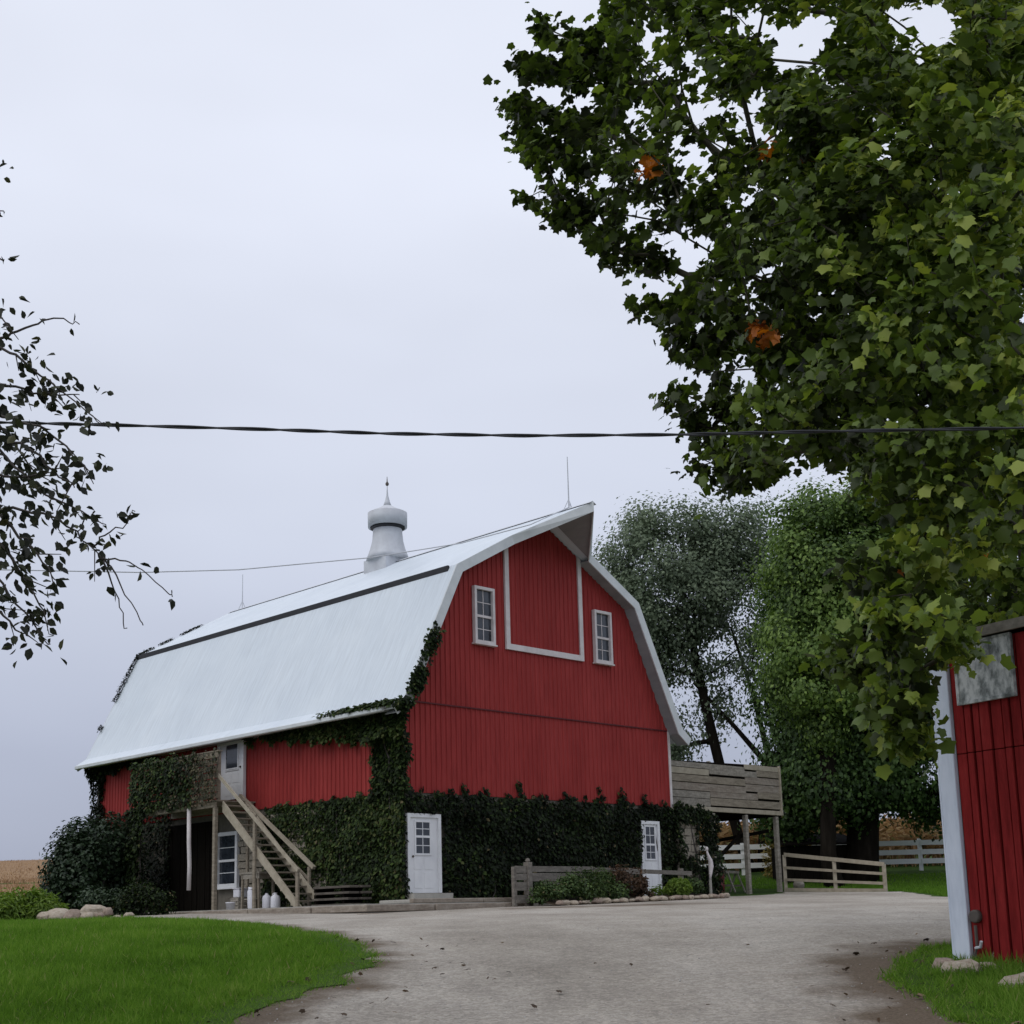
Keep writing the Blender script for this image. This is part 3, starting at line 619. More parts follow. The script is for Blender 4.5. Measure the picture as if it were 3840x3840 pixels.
MB().lathe([(.01, 2.76), (.055, 2.80), (.06, 2.86), (.02, 2.92), (.008, 3.1)], 10, (W/2, VY, RG[1])).build('finial_ball', M['metal_dark'], vent, True)
for y, h in ((-1.2, 1.62), (15.9, 1.35)):
    rod = MB().tube([(W/2, y, RG[1]-.02), (W/2, y, RG[1]+h)], [.022, .012], 6).build('lightning_rod', M['galv'], barn)
    for a in range(3): MB().tube([(W/2+.22*math.cos(a*2.1), y+.22*math.sin(a*2.1), RG[1]-.02 if abs(math.cos(a*2.1)) < .2 else RG[1]-.13), (W/2, y, RG[1]+.3)], .012, 4).build('rod_brace', M['galv'], rod)

# ------------------------------------------------------------------ TERRACE in front of the barn
ter = MB().prism([(-2.55, -1.7), (9.8, -1.7), (9.8, .02), (.02, .02), (.02, 11.2), (-2.55, 11.2)], 'z', -.7, .0).build('terrace', M['concrete'])
ter.location = (TX, TY, TZ); ter.rotation_euler = (0, 0, YAW); tag(ter, kind='structure')
def timbers(y0, y1, fixed, axis, zs, h, mat=M['timber'], thick=.16):
    y = y0
    while y < y1-.2:
        ln = min(random.uniform(2.0, 2.9), y1-y)
        for z in zs:
            jit = random.uniform(-.02, .02)
            a, b = ((fixed+jit, y+.01, z), (fixed+jit-thick, y+ln-.01, z+h)) if axis == 'y' else ((y+.01, fixed+jit, z), (y+ln-.01, fixed+jit-thick, z+h))
            o = box_obj('edging_timber', a, b, mat, ter, bev=.015)
        y += ln
timbers(-1.9, 10.9, -2.56, 'y', (-.55, -.38, -.19), .165)
timbers(-2.7, 3.0, -1.72, 'x', (-.55, -.38, -.19), .165)
timbers(-.9, 4.0, -1.30, 'x', (.004,), .11)
box_obj('step_slab', (-.8, -1.28, .003), (4.0, -.02, .10), M['concrete'], ter, bev=.02)
timbers(-3.4, .9, -2.35, 'x', (-.5, -.36), .13)
timbers(-2.3, 4.5, -3.05, 'y', (-.52, -.39), .12)

# ------------------------------------------------------------------ LEFT LANDING AND STAIRS
BR = dict(loc=(TX, TY, TZ), rz=YAW)
deck = empty('landing_deck', BR['loc'], YAW, 'raised wooden landing on posts against the barn side, its rail draped in ivy', 'deck')
DX, DY0, DY1, DZ = -1.42, 6.68, 11.15, 3.18
for y in (DY0+.05, DY1-.05): box_obj('post', (DX, y-.06, 0), (DX+.12, y+.06, DZ-.22 if y > 8 else DZ-.22), M['wood'], deck, .01)
for y in (DY0+.06, (DY0+DY1)/2, DY1-.06): box_obj('railing_post', (DX+.12, y-.045, DZ+.002), (DX+.21, y+.045, DZ+1.42), M['wood'], deck)
box_obj('beam', (DX, DY0, DZ-.22), (DX+.08, DY1, DZ-.04), M['wood'], deck, .01); box_obj('beam', (-.16, DY0, DZ-.22), (-.08, DY1, DZ-.04), M['wood'], deck)
x = DX-.03
while x < -.1: box_obj('floor_board', (x, DY0-.02, DZ-.038), (x+.14, DY1+.02, DZ), M['wood'], deck); x += .148
z = DZ+.05
while z < DZ+1.35: box_obj('railing_board', (DX+.085, DY0, z), (DX+.118, DY1, z+.17), M['wood'], deck); z += .20
box_obj('railing_cap', (DX+.06, DY0-.03, DZ+1.42), (DX+.22, DY1+.03, DZ+1.46), M['wood'], deck)
MB().tube([(DX-.08, 7.92, DZ-.1), (DX-.08, 7.9, 2.0), (DX-.06, 7.88, 1.35), (DX-.08, 7.87, .62)], .065, 8).build('downspout', M['pink_trim'], deck, True)
stairs = empty('staircase', BR['loc'], YAW, 'open wooden staircase climbing to the white upper barn door', 'stairs')
SY0, SY1, SX0, SX1 = 2.78, 6.5, -1.25, -.46; NT = 15
for sx in (SX0, SX1):
    mb = MB(); p, q = Vector((sx, SY0+.02, .02)), Vector((sx, SY1, DZ-.12))
    mb.poly([(sx-.025, SY0-.12, .0), (sx+.025, SY0-.12, .0), (sx+.025, SY0+.2, .0), (sx-.025, SY0+.2, .0), (sx-.025, SY1, DZ-.04), (sx+.025, SY1, DZ-.04), (sx+.025, SY1, DZ-.36), (sx-.025, SY1, DZ-.36)],
            [(0, 1, 2, 3), (4, 5, 1, 0), (5, 6, 2, 1), (6, 7, 3, 2), (7, 4, 0, 3), (4, 7, 6, 5)]); mb.build('stringer', M['pale_wood'], stairs)
for k in range(NT):
    t = (k+1)/(NT+.5); z = t*(DZ-.06); y = SY0 + t*(SY1-SY0)
    box_obj('tread', (SX0+.03, y-.02, z-.04), (SX1-.03, y+.24, z), M['wood'], stairs)
    if k % 1 == 0: box_obj('tread_cleat', (SX0+.03, y+.0, z-.14), (SX0+.07, y+.2, z-.045), M['pale_wood'], stairs)
for y, zt in ((SY0, 1.02), (4.80, 2.62)): box_obj('stair_post', (SX0-.10, y-.055, 0), (SX0-.03, y+.055, zt), M['wood'], stairs, .008)
for y, zt in ((3.5, 1.12), (6.5, 3.0)): box_obj('stair_post', (SX1+.03, y-.05, 0), (SX1+.10, y+.05, zt), M['wood'], stairs, .008)
MB().bar((SX0-.12, SY0-.1, .98), (SX0-.12, SY1+.1, DZ+.72), .04, .10).build('handrail', M['pale_wood'], stairs)
MB().bar((SX1+.12, 3.35, 1.08), (SX1+.12, 7.0, 3.38), .10, .09).build('handrail', M['pale_wood'], stairs)
MB().bar((SX1+.12, 3.5, .72), (SX1+.12, 6.6, 2.70), .035, .08).build('middle_rail', M['wood'], stairs)
# things stored under the stairs (terrace level z = 0)
def standing(name, label, cat, X, Y, Z=0.0, rz=0, group=None): return empty(name, b2w(X, Y, Z), YAW+rz, label, cat, group)
def jug(X, Y, label, h, r, cap):
    t = standing('water_jug', label, 'jug', X, Y, 0, random.uniform(0, 3), 'white jugs under the stairs')
    MB().lathe([(r*.9, 0), (r, .03), (r, h*.68), (r*.85, h*.78), (r*.35, h*.88), (r*.32, h*.95)], 16).build('jug_body', M['plastic'], t, True)
    MB().lathe([(r*.36, h*.951), (r*.36, h), (r*.2, h)], 12).build('jug_cap', cap, t)
    mb = MB(); mb.tube([(r*.6, 0, h*.82), (r*.95, 0, h*.9), (r*.75, 0, h*.96), (r*.3, 0, h*.93)], .014, 6); mb.build('jug_handle', M['plastic'], t)
jug(-.95, 4.72, 'white plastic jug with dark neck, left of the pair under the stairs', .46, .125, M['flash_and_shade'])
jug(-.95, 4.30, 'white plastic jug with white cap, right of the pair under the stairs', .44, .135, M['plastic'])
t = standing('bucket', 'low white bucket under the landing beside the front post', 'bucket', -1.0, 6.38)
MB().lathe([(.15, 0), (.17, .2), (.185, .205), (.185, .23), (.15, .235)], 18).build('bucket_shell', M['plastic'], t, True)
mb = MB(); mb.tube([(.18*math.cos(a), .02, .2+.16*math.sin(a)) for a in np.linspace(0, math.pi, 9)], .006, 5); mb.build('bail', M['metal_dark'], t)
t = standing('work_table', 'small rough wooden table standing under the stairs', 'table', -.75, 5.45)
for k in range(3): box_obj('table_board', (-.3+k*.2, -.5, 1.0), (-.3+k*.2+.19, .5, 1.045), M['wood2'], t)
for sx in (-.24, .24):
    for sy in (-.42, .42): MB().bar((sx, sy, 0), (sx, sy*.92, 1.0), .06, .06).build('leg', M['wood'], t)
box_obj('apron', (-.27, -.45, .86), (-.23, .45, .998), M['wood2'], t); box_obj('apron', (.23, -.45, .86), (.27, .45, .998), M['wood2'], t)
box_obj('lower_shelf', (-.22, -.38, .28), (.22, .38, .31), M['wood2'], t)
t = standing('feed_bag', 'tall white sack leaning below the table under the stairs', 'bag', -1.13, 5.23)
mb = MB(); mb.lathe([(.10, 0), (.135, .06), (.14, .3), (.125, .5), (.09, .56), (.10, .62)], 14); o = mb.build('sack', M['plastic'], t, True); o.scale = (.6, 1, 1); wobble(o, .012, 9)
MB().tube([(.056*math.cos(a), .095*math.sin(a), .555) for a in np.linspace(0, 6.28, 13)], .008, 5).build('tie_string', M['metal_dark'], t)
t = standing('storage_tub', 'white plastic tub with lid stacked on a crate behind the front post', 'tub', -.75, 6.25, .36)
MB().prism([(-.2, -.15), (.2, -.15), (.2, .15), (-.2, .15)], 'z', 0, .24).build('tub_body', M['plastic'], t, bev=.02); box_obj('tub_lid', (-.22, -.17, .242), (.22, .17, .27), M['plastic'], t, .01)
t = standing('slatted_crate', 'wooden crate under the white tub below the landing', 'crate', -.75, 6.25)
for k in range(3):
    for s in (-1, 1): box_obj('slat', (s*.24-.01, -.2, .02+k*.115), (s*.24+.01, .2, .11+k*.115), M['wood2'], t); box_obj('slat', (-.228, s*.19-.01, .02+k*.115), (.228, s*.19+.01, .11+k*.115), M['wood2'], t)
box_obj('crate_base', (-.228, -.178, 0), (.228, .178, .018), M['wood2'], t); box_obj('crate_top', (-.25, -.2, .342), (.25, .2, .358), M['wood2'], t)
t = standing('lumber_stack', 'stack of grey boards lying beside the foot of the stairs', 'lumber', -.75, 1.75)
for k in range(4):
    for j in range(2): box_obj('board', (-.35+j*.36+random.uniform(-.02, .02), -.95+random.uniform(-.1, .1), .001+k*.155), (-.02+j*.36, .6+random.uniform(-.1, .1), .06+k*.155), M['old_lumber'], t, .005)
    if k < 3:
        for yy in (-.6, .6): box_obj('spacer', (-.3, yy-.05, .0602+k*.155), (.3, yy+.05, .1558+k*.155), M['dark_wood_and_shade'], t)

# ------------------------------------------------------------------ RIGHT DECK AND RAMP RAIL
rdeck = empty('porch_deck', BR['loc'], YAW, 'high weathered plank deck on posts at the right barn corner', 'deck')
RY0, RY1, RX0, RX1, RZ = .6, 4.2, 11.35, 18.2, 3.1
z = RZ-.015; k = 0
rows = [.28, .25, .27, .26, .23, .20]
for r_, h in enumerate(rows):
    x = RX0
    while x < RX1-.1:
        ln = min(random.choice((2.75, 4.8)), RX1-x)
        if RX1-x-ln < .5: ln = RX1-x
        dz = random.uniform(-.012, .012); tilt = (x-RX0)*.02
        o = box_obj('railing_plank', (x+.006, RY0-.06+random.uniform(-.012, .012), z+dz*.5+tilt), (x+ln-.006, RY0-.02, z+h-.022+dz*.5+tilt), random.choice((M['wood2'], M['wood'], M['pale_wood'], M['timber'])), rdeck, .006)
        x += ln
    z += h
for x in (RX1-.07, 16.15, 14.2): box_obj('railing_post', (x-.05, RY0-.015, RZ+.003), (x+.05, RY0+.08, RZ+1.55), M['pale_wood'], rdeck)
MB().prism([(RX0, RZ+.0), (RX1-.01, RZ+.0), (RX1-.01, RZ+1.6), (RX0, RZ+1.45)], 'y', RY0-.019, RY0-.016).build('railing_gap_shade', M['dark_wood_and_shade'], rdeck)  # dark sheet standing in for the shadow lines between planks
box_obj('corner_board', (RX1+.001, RY0-.10, RZ-.1), (RX1+.07, RY0+.08, RZ+1.60), M['pale_wood'], rdeck)
box_obj('beam', (RX0, RY0-.08, RZ-.17), (RX1+.12, RY0-.01, RZ-.02), M['pale_wood'], rdeck, .01)
box_obj('beam', (RX0, RY1-.1, RZ-.2), (RX1, RY1, RZ-.02), M['wood2'], rdeck)
for k in range(24): box_obj('floor_board', (RX0+k*.285, RY0, RZ-.018), (RX0+k*.285+.275, RY1, RZ+.002), M['wood2'], rdeck)
for k in range(8): box_obj('joist', (RX0+.3+k*.93, RY0, RZ-.2), (RX0+.36+k*.93, RY1-.101, RZ-.022), M['dark_wood_and_shade'], rdeck)
for x, y in ((17.95, RY0+.02), (16.12, RY0+.02), (14.25, RY0+.02), (17.9, RY1-.05), (15.2, RY1-.05), (12.4, RY1-.05)):
    g_ = H(b2w(x, y, 0).y)-TZ; box_obj('post', (x-.075, y-.075, g_-.1), (x+.075, y+.075, RZ-.21), M['wood2'] if y < 1 else M['dark_wood_and_shade'], rdeck, .008)
MB().bar((16.12, RY0+.3, 2.2), (14.35, RY0+.5, .95), .06, .12).build('brace', M['dark_wood_and_shade'], rdeck); MB().bar((17.9, RY0+.3, 2.4), (16.2, RY1-.3, 1.9), .06, .12).build('brace', M['dark_wood_and_shade'], rdeck)
p0 = b2w(18.15, RY0-.1, 0); p0.z = H(p0.y); p1 = at(3322, 3355, 46.2); p1.z = H(p1.y)
ramp_r = empty('ramp_railing', p0, 0, 'pale three rail wooden railing running right from the plank deck', 'railing')
v = p1-p0
hts = (1.18, .96)
for t_, nm in ((0, 1.34), (.52, 1.13), (1.0, .95)):
    q = v*t_; gz = H(p0.y+q.y)-p0.z; MB().bar((q.x, q.y, gz-.15), (q.x, q.y, gz+nm-.055), .11, .11).build('post', M['pale_wood'], ramp_r)
for f0, f1, hh in ((1.30, .90, .13), (.84, .59, .09), (.42, .28, .09), (.07, .05, .12)):
    MB().bar((0, -.07, f0), (v.x, v.y-.07, v.z+f1), .05, hh).build('rail', M['pale_wood'], ramp_r)
# things under the right deck
def gstand(name, label, cat, X, Y, rz=0, group=None):
    p = b2w(X, Y, 0); return empty(name, (p.x, p.y, H(p.y)+.012), YAW+rz, label, cat, group)
t = gstand('barrel', 'dark red barrel standing in the shade under the plank deck', 'barrel', 15.55, 1.6)
MB().lathe([(.27, 0), (.29, .02), (.30, .28), (.31, .30), (.30, .32), (.30, .56), (.31, .58), (.30, .6), (.29, .85), (.27, .87)], 20).build('barrel_shell', M['red_paint'], t, True)
MB().lathe([(.255, .871), (.255, .882), (.05, .884)], 20).build('barrel_lid', M['metal_dark'], t)
t = gstand('log_round', 'short pale sawn log lying beside the deck corner post', 'log', 18.75, .35, .6)
o = MB().tube([(-.3, 0, .19), (0, 0, .19), (.3, 0, .19)], [.19, .2, .19], 14).build('log_bark', M['wood2'], t, True); MB().tube([(.301, 0, .19), (.306, 0, .19)], .165, 14).build('cut_face', M['pale_wood'], t)
t = gstand('sawhorse', 'grey wooden sawhorse under the plank deck between the posts', 'sawhorse', 16.9, 1.9, .2)
MB().bar((-.55, 0, .72), (.55, 0, .72), .09, .09).build('top_bar', M['wood2'], t)
for sx in (-.42, .42):
    for sy in (-1, 1): MB().bar((sx, sy*.3, 0), (sx*.95, sy*.03, .7), .07, .04).build('leg', M['wood2'], t)
    MB().bar((sx, -.2, .25), (sx, .2, .25), .03, .07).build('stretcher', M['wood2'], t)
t = gstand('garden_figure', 'slender white garden figure standing in front of the stone pier', 'statue', 12.55, -.45)
MB().lathe([(.13, 0), (.13, .06), (.05, .09), (.045, .55)], 12).build('pedestal', M['concrete'], t)
MB().tube([(0, 0, .55), (.03, 0, .75), (.08, 0, .98), (.06, 0, 1.17), (-.05, 0, 1.33), (-.10, 0, 1.46)], [.035, .06, .085, .07, .045, .03], 10).build('figure_body', M['pink_trim'], t, True)
MB().lathe([(.02, 1.45), (.045, 1.48), (.055, 1.53), (.04, 1.58), (.01, 1.60)], 12, (-.10, 0, 0)).build('figure_head', M['pink_trim'], t, True)

# ------------------------------------------------------------------ RAIL AND FLOWER BED before the gable
rail = empty('rail_fence', b2w(-.66, 0, 0), YAW, 'low weathered board rail with a boxed end behind the flower bed', 'railing')
GY = -1.95
def gz(X, Y): return max(H(b2w(X, Y, 0).y)-TZ, -.2)
box_obj('post', (3.28, GY-.09, -.25), (3.45, GY+.09, 1.02), M['bench_wood'], rail, .01)
MB().lathe([(.05, 0), (.07, .04), (.05, .09), (.01, .11)], 8, (3.365, GY, 1.02)).build('post_knob', M['bench_wood'], rail)
for k, (a, b) in enumerate(((-.05, .16), (.28, .5), (.55, .72), (.74, .92))): box_obj('end_board', (2.86, GY-.05, a), (3.27, GY-.01, b), M['bench_wood'], rail)
box_obj('end_post', (2.80, GY-.04, -.25), (2.9, GY+.06, .9), M['bench_wood'], rail)
for x in (5.4, 7.6, 9.9): box_obj('post', (x-.06, GY-.0, -.25), (x+.06, GY+.12, .9), M['bench_wood'], rail)
for (x0, x1, z0, z1) in ((3.455, 5.9, .78, .93), (5.94, 8.1, .75, .89), (8.14, 10.3, .72, .84), (3.455, 5.6, .52, .74), (3.9, 5.9, .3, .5), (5.94, 7.3, .5, .68)):
    o = MB().bar((x0, GY-.03, (z0+z1)/2+random.uniform(-.02, .02)), (x1, GY-.03, (z0+z1)/2-.02+random.uniform(-.02, .02)), .04, z1-z0).build('board', M['bench_wood'], rail)
bed = MB()
nb = 14
for i in range(nb+1):
    X = 2.5+i*7.0/nb
    for j, (Y, dz) in enumerate(((-3.05, -.0), (-2.75, .10), (-2.4, .14), (-2.0, .06))): bed.v.append((X, Y, H(b2w(X, Y, 0).y)-TZ+dz+.02))
bed.f = [(i*4+j, (i+1)*4+j, (i+1)*4+j+1, i*4+j+1) for i in range(nb) for j in range(3)]
b_o = bed.build('flower_bed', M['bed_soil'], None, True); b_o.location = (TX, TY, TZ); b_o.rotation_euler = (0, 0, YAW); tag(b_o, kind='structure')

rock_me = []
import bmesh
for k in range(7):
    bm = bmesh.new(); bmesh.ops.create_icosphere(bm, subdivisions=2, radius=1)
    rr = random.Random(100+k); ph = [rr.uniform(0, 6) for _ in range(6)]
    for v_ in bm.verts:
        c = v_.co; s = 1+.16*math.sin(c.x*2.3+ph[0])+.14*math.sin(c.y*2.9+ph[1])+.12*math.sin(c.z*3.1+ph[2])+.05*math.sin(c.x*7+c.y*5+ph[3])+.07*math.sin(c.z*9+c.x*6+ph[4]); v_.co = c*s
        v_.co.z = max(v_.co.z, -.55)
    me_ = bpy.data.meshes.new('rock'); bm.to_mesh(me_); bm.free(); me_.materials.append(M['rock'] if k % 3 else M['rock_red']); me_.polygons.foreach_set('use_smooth', [k % 2 == 0]*len(me_.polygons)); rock_me.append(me_)
def rock(loc, s, label, group, k, name='rock'):
    o = bpy.data.objects.new(name, rock_me[k % 7]); COL.objects.link(o); o.location = loc; o.scale = s; o.rotation_euler = (random.uniform(-.15, .15), random.uniform(-.15, .15), random.uniform(0, 6.2)); return tag(o, label, 'rock', group)
ORD = 'first second third fourth fifth sixth seventh eighth ninth tenth eleventh twelfth thirteenth fourteenth fifteenth sixteenth seventeenth eighteenth nineteenth twentieth'.split() + ['twenty-'+w for w in 'first second third fourth fifth sixth seventh eighth ninth'.split()] + ['thirtieth']
x = 2.7
for k in range(30):
    s = random.uniform(.07, .17); p = b2w(x, -3.02+random.uniform(-.06, .06), 0); p.z = H(p.y)+.07
    rock(p, (s*1.25, s, s*.62), f'{ORD[k]} rounded stone from the left in the row edging the flower bed', 'stones edging the flower bed', k, 'edging_stone'); x += s*2.25
# stone pile at the left of the lawn
for k, (px, py, s, lb) in enumerate(((165, 3432, .20, 'brown stone under the lime green plant, leftmost of the heap'), (225, 3425, .27, 'large grey boulder, second from the left in the stone heap'), (290, 3432, .24, 'tilted tan slab in the middle of the stone heap'), (330, 3443, .2, 'flat pale stone at the front of the heap by the lawn'),
        (352, 3418, .22, 'reddish boulder on top of the stone heap'), (378, 3436, .17, 'small pink stone right of the heap middle'), (402, 3415, .13, 'small white stone at the right top of the heap'), (480, 3442, .14, 'pale stone alone on the grass by the small shrub'), (440, 3441, .1, 'smallest stone between the heap and the small shrub'))):
    p = at(px, py, 34.6); p.z = H(p.y)+s*.35+(.12 if 'top' in lb else 0); rock(p, (s*1.35, s, s*.8), lb, 'stones heaped beside the lawn', k+1)
#PART3
# ------------------------------------------------------------------ RED SHED at the right
C0 = Vector((4.03, 13.0, H(12.6)-.02)); SU = Vector((.541, -.841, 0)); SN = Vector((.841, .541, 0)); SRZ = math.atan2(-.841, .541)
shed = empty('red_shed', C0, SRZ, 'red board shed with white corner trim under the sycamore branches', 'shed')
def shed_uv(px, py):
    p = on_plane(px, py, C0, SN)-C0; return p.dot(SU), p.z
SH = 2.98
box_obj('wall', (.02, .02, .0), (4.6, 3.4, SH-.05), M['dark_wood_and_shade'], shed)
u = .16; k = 0
seam = shed_uv(3700, 2815)[1]
while u < 4.6:
    w_ = random.choice((.085, .10, .12, .13)); pr = .012+.012*(k % 2)+random.uniform(0, .004)
    for z0, z1 in ((.02, seam-.004), (seam+.004, SH)):
        o = box_obj('siding_board', (u, -pr, z0+random.uniform(0, .02) if z0 < .1 else z0), (u+w_-.018, .018, z1), M['red_shed'], shed, .003)
    u += w_; k += 1
box_obj('corner_trim', (-.03, -.055, -.02), (.15, .0, SH-.03), M['blue_trim'], shed, .006); box_obj('corner_trim', (-.055, -.05, -.02), (-.031, .16, SH-.03), M['blue_trim'], shed, .004)
box_obj('foundation', (.03, .0, -.3), (4.6, 3.4, -.001), M['concrete'], shed)
mb = MB(); mb.poly([(-.16, -.09, SH+.05), (4.8, -.09, SH+.05), (4.8, 1.75, SH+.15), (-.22, 1.75, SH+.15), (-.16, -.09, SH+.10), (4.8, -.09, SH+.10), (4.8, 1.75, SH+.20), (-.22, 1.75, SH+.20)],
    [(3, 2, 1, 0), (4, 5, 6, 7), (0, 1, 5, 4), (1, 2, 6, 5), (2, 3, 7, 6), (3, 0, 4, 7)])
mb.poly([(-.22, 1.75, SH+.15), (4.8, 1.75, SH+.15), (4.8, 3.7, SH+.05), (-.22, 3.7, SH+.05), (-.22, 1.75, SH+.20), (4.8, 1.75, SH+.20), (4.8, 3.7, SH+.10), (-.22, 3.7, SH+.10)],
    [(3, 2, 1, 0), (4, 5, 6, 7), (0, 1, 5, 4), (1, 2, 6, 5), (2, 3, 7, 6), (3, 0, 4, 7)]); mb.build('roof', M['metal_dark'], shed)
box_obj('eave_board', (-.22, -.125, SH+.02), (4.8, -.093, SH+.11), M['wood2'], shed)
MB().poly([(-.03, .02, SH-.05), (-.03, 3.4, SH-.05), (-.03, 1.75, SH+.13), (.03, .02, SH-.05), (.03, 3.4, SH-.05), (.03, 1.75, SH+.13)], [(0, 1, 2), (5, 4, 3), (0, 3, 4, 1), (1, 4, 5, 2), (2, 5, 3, 0)]).build('gable_board', M['red_shed'], shed)
a, b, c, d = shed_uv(3590, 2650), shed_uv(3818, 2612), shed_uv(3806, 2345), shed_uv(3603, 2385)
u0, u1 = (a[0]+d[0])/2, (b[0]+c[0])/2; z0, z1 = (a[1]+b[1])/2, min((c[1]+d[1])/2, SH+.01)
pn = box_obj('boarded_window', (u0+.03, -.055, z0+.03), (u1-.03, -.03, z1-.02), M['panel'], shed)
pn['label'] = 'grey peeling plywood panel covering the shed window'
for q in ((u0, u0+.03, z0, z1), (u1-.03, u1, z0, z1), (u0+.031, u1-.031, z0, z0+.029), (u0+.031, u1-.031, z1-.019, z1)): box_obj('panel_trim', (q[0], -.068, q[2]), (q[1], -.03, q[3]), M['panel'], pn)
uc, zc = shed_uv(3672, 3436)
mt = MB().lathe([(.06, 0), (.06, .03), (.055, .045), (.04, .046)], 18).build('meter', M['metal_dark'], shed, True); mt.location = (uc, -.03, zc); mt.rotation_euler = (math.pi/2, 0, 0)
mt['label'] = 'round grey metal meter low on the red shed wall'
MB().tube([(uc-.01, -.05, zc-.08), (uc-.01, -.05, zc-.26), (uc-.03, -.06, zc-.33), (uc-.02, -.05, .02)], .016, 6).build('conduit', M['metal_dark'], shed)
MB().tube([(uc-.02, -.06, zc-.28), (uc+.06, -.09, zc-.27), (uc+.09, -.11, zc-.22)], .014, 6).build('spigot', M['galv'], shed)
for k, (px, py, s, lb) in enumerate(((3545, 3648, .11, 'reddish stone in the grass left of the shed corner'), (3655, 3590, .19, 'mossy grey rock against the shed foot beside the white trim'), (3605, 3668, .13, 'flat pale stone in the grass in front of the shed corner'),
        (3715, 3612, .14, 'brown stone at the foot of the red boards'), (3790, 3630, .15, 'dark stone by the shed wall near the picture edge'), (3822, 3725, .13, 'tan stone in the grass at the right picture edge'), (3690, 3655, .10, 'small reddish stone before the mossy rock'))):
    p = on_ground(px, py); p.z = H(p.y)+s*.35; rock(p, (s*1.4, s, s*.75), lb, 'stones at the shed foot', k+3)

# ------------------------------------------------------------------ WHITE BOARD FENCE, DARK SHED, CORN beyond the drive
fx0, fx1, fy = 2.0, 34.0, 58.4
fence = empty('board_fence', (fx0, fy, H(fy)), 0, 'white three rail board fence beyond the grass under the trees', 'fence')
n_ = 13; st_ = (fx1-fx0)/n_
for k in range(n_+1): box_obj('post', (k*st_-.07, -.05, -.2), (k*st_+.07, .09, 1.32), M['fence_white'], fence)
for k in range(n_):
    for z in (.28, .66, 1.04): box_obj('rail', (k*st_+.01, -.09, z), (k*st_+st_-.01, -.052, z+.21), M['fence_white'], fence)
pb = at(2955, 3262, 54.0); old = empty('plank_hut', (pb.x, 54.0, H(54.0)-.05), .12, 'small dark plank hut in the shade left of the big trunk', 'hut')
for k in range(11): box_obj('wall_board', (k*.25, -.03+.01*(k % 2), 0), (k*.25+.235, .02, 1.5+.0*k), M['dark_wood_and_shade'], old)
box_obj('side_wall', (0, .021, 0), (.05, 2.0, 1.5), M['dark_wood_and_shade'], old); box_obj('side_wall', (2.68, .021, 0), (2.73, 2.0, 1.5), M['dark_wood_and_shade'], old); box_obj('back_wall', (.051, 1.95, 0), (2.679, 2.0, 1.5), M['dark_wood_and_shade'], old)
mb = MB(); mb.poly([(-.25, -.3, 1.505), (2.98, -.3, 1.505), (2.98, 2.2, 2.0), (-.25, 2.2, 2.0), (-.25, -.3, 1.57), (2.98, -.3, 1.57), (2.98, 2.2, 2.07), (-.25, 2.2, 2.07)], [(3, 2, 1, 0), (4, 5, 6, 7), (0, 1, 5, 4), (1, 2, 6, 5), (2, 3, 7, 6), (3, 0, 4, 7)]); mb.build('roof', M['dark_wood_and_shade'], old)
n = 2600; P = np.stack([RNG.uniform(-2, 40, n), RNG.uniform(61, 70, n)], -1); P3 = np.stack([P[:, 0], P[:, 1], Hn(P[:, 1])], -1)
hh = RNG.uniform(1.7, 2.3, n)
Vs, Fs = tpl_blade(); Vs = Vs.copy(); Vs[:, 0] *= .03
nl = n*6; idx = np.repeat(np.arange(n), 6); LP = P3[idx].copy(); LP[:, 2] += RNG.uniform(.3, .95, nl)*hh[idx]
tp = rnd(nl); tp[:, 2] = RNG.uniform(-.6, .9, nl)
stalk = leaf_mesh('corn_stalks', P3, rnd(n)*np.array([1, 1, 0]), np.stack([RNG.normal(0, .05, n), RNG.normal(0, .05, n), np.ones(n)], -1), hh, RNG.random(n), (Vs, Fs), M['corn'])
ct = empty('corn_rows', (15, 61, H(61)), 0, 'dry brown corn standing behind the white fence', 'corn'); ct['kind'] = 'stuff'
o = link('stalks', stalk, None, ct); o.location = (-15, -61, -H(61)); o['kind'] = 'stuff'
o = link('leaves', leaf_mesh('corn_leaves', LP, rnd(nl)+np.array([0, 0, .8]), tp, RNG.uniform(.4, .8, nl), np.clip(RNG.normal(.5, .25, nl), 0, 1), tpl_long(), M['corn']), None, ct); o.location = (-15, -61, -H(61)); o['kind'] = 'stuff'

# ------------------------------------------------------------------ IVY on the barn
def lump(u, v, s=0): return .5+.25*np.sin(u*2.1+s+1.3*np.sin(v*1.7))+.25*np.sin(v*3.1+u*.9+s*2)
def ivy_wall(n, ur, vr, mask, place, out, size=(.09, .15), base=.03, thick=.24, tint=(.45, .2), s=0):
    u = RNG.uniform(*ur, n); v = RNG.uniform(*vr, n); k = mask(u, v); u, v = u[k], v[k]; m = len(u)
    d = base + thick*lump(u*1.4, v*1.4, s)*RNG.random(m)**.6*np.clip((vr[1]-v)*1.1, .3, 1)
    P = np.array([place(a, b, c) for a, b, c in zip(u, d, v)]); P += rnd(m, .02)
    nr = np.array(out)[None]*1.0 + rnd(m, .45) + np.array([0, 0, .45]); tp = rnd(m, .5) + np.array([0, 0, -1.0])
    tn = np.clip(RNG.normal(tint[0], tint[1], m) + .25*(lump(u*.8, v*.8, s+2)-.5), 0, .97)
    tn[RNG.random(m) < .01] = 1.0
    return P, nr, tp, RNG.uniform(*size, m), tn
def join(lst): return [np.concatenate([x[i] for x in lst]) for i in range(5)]
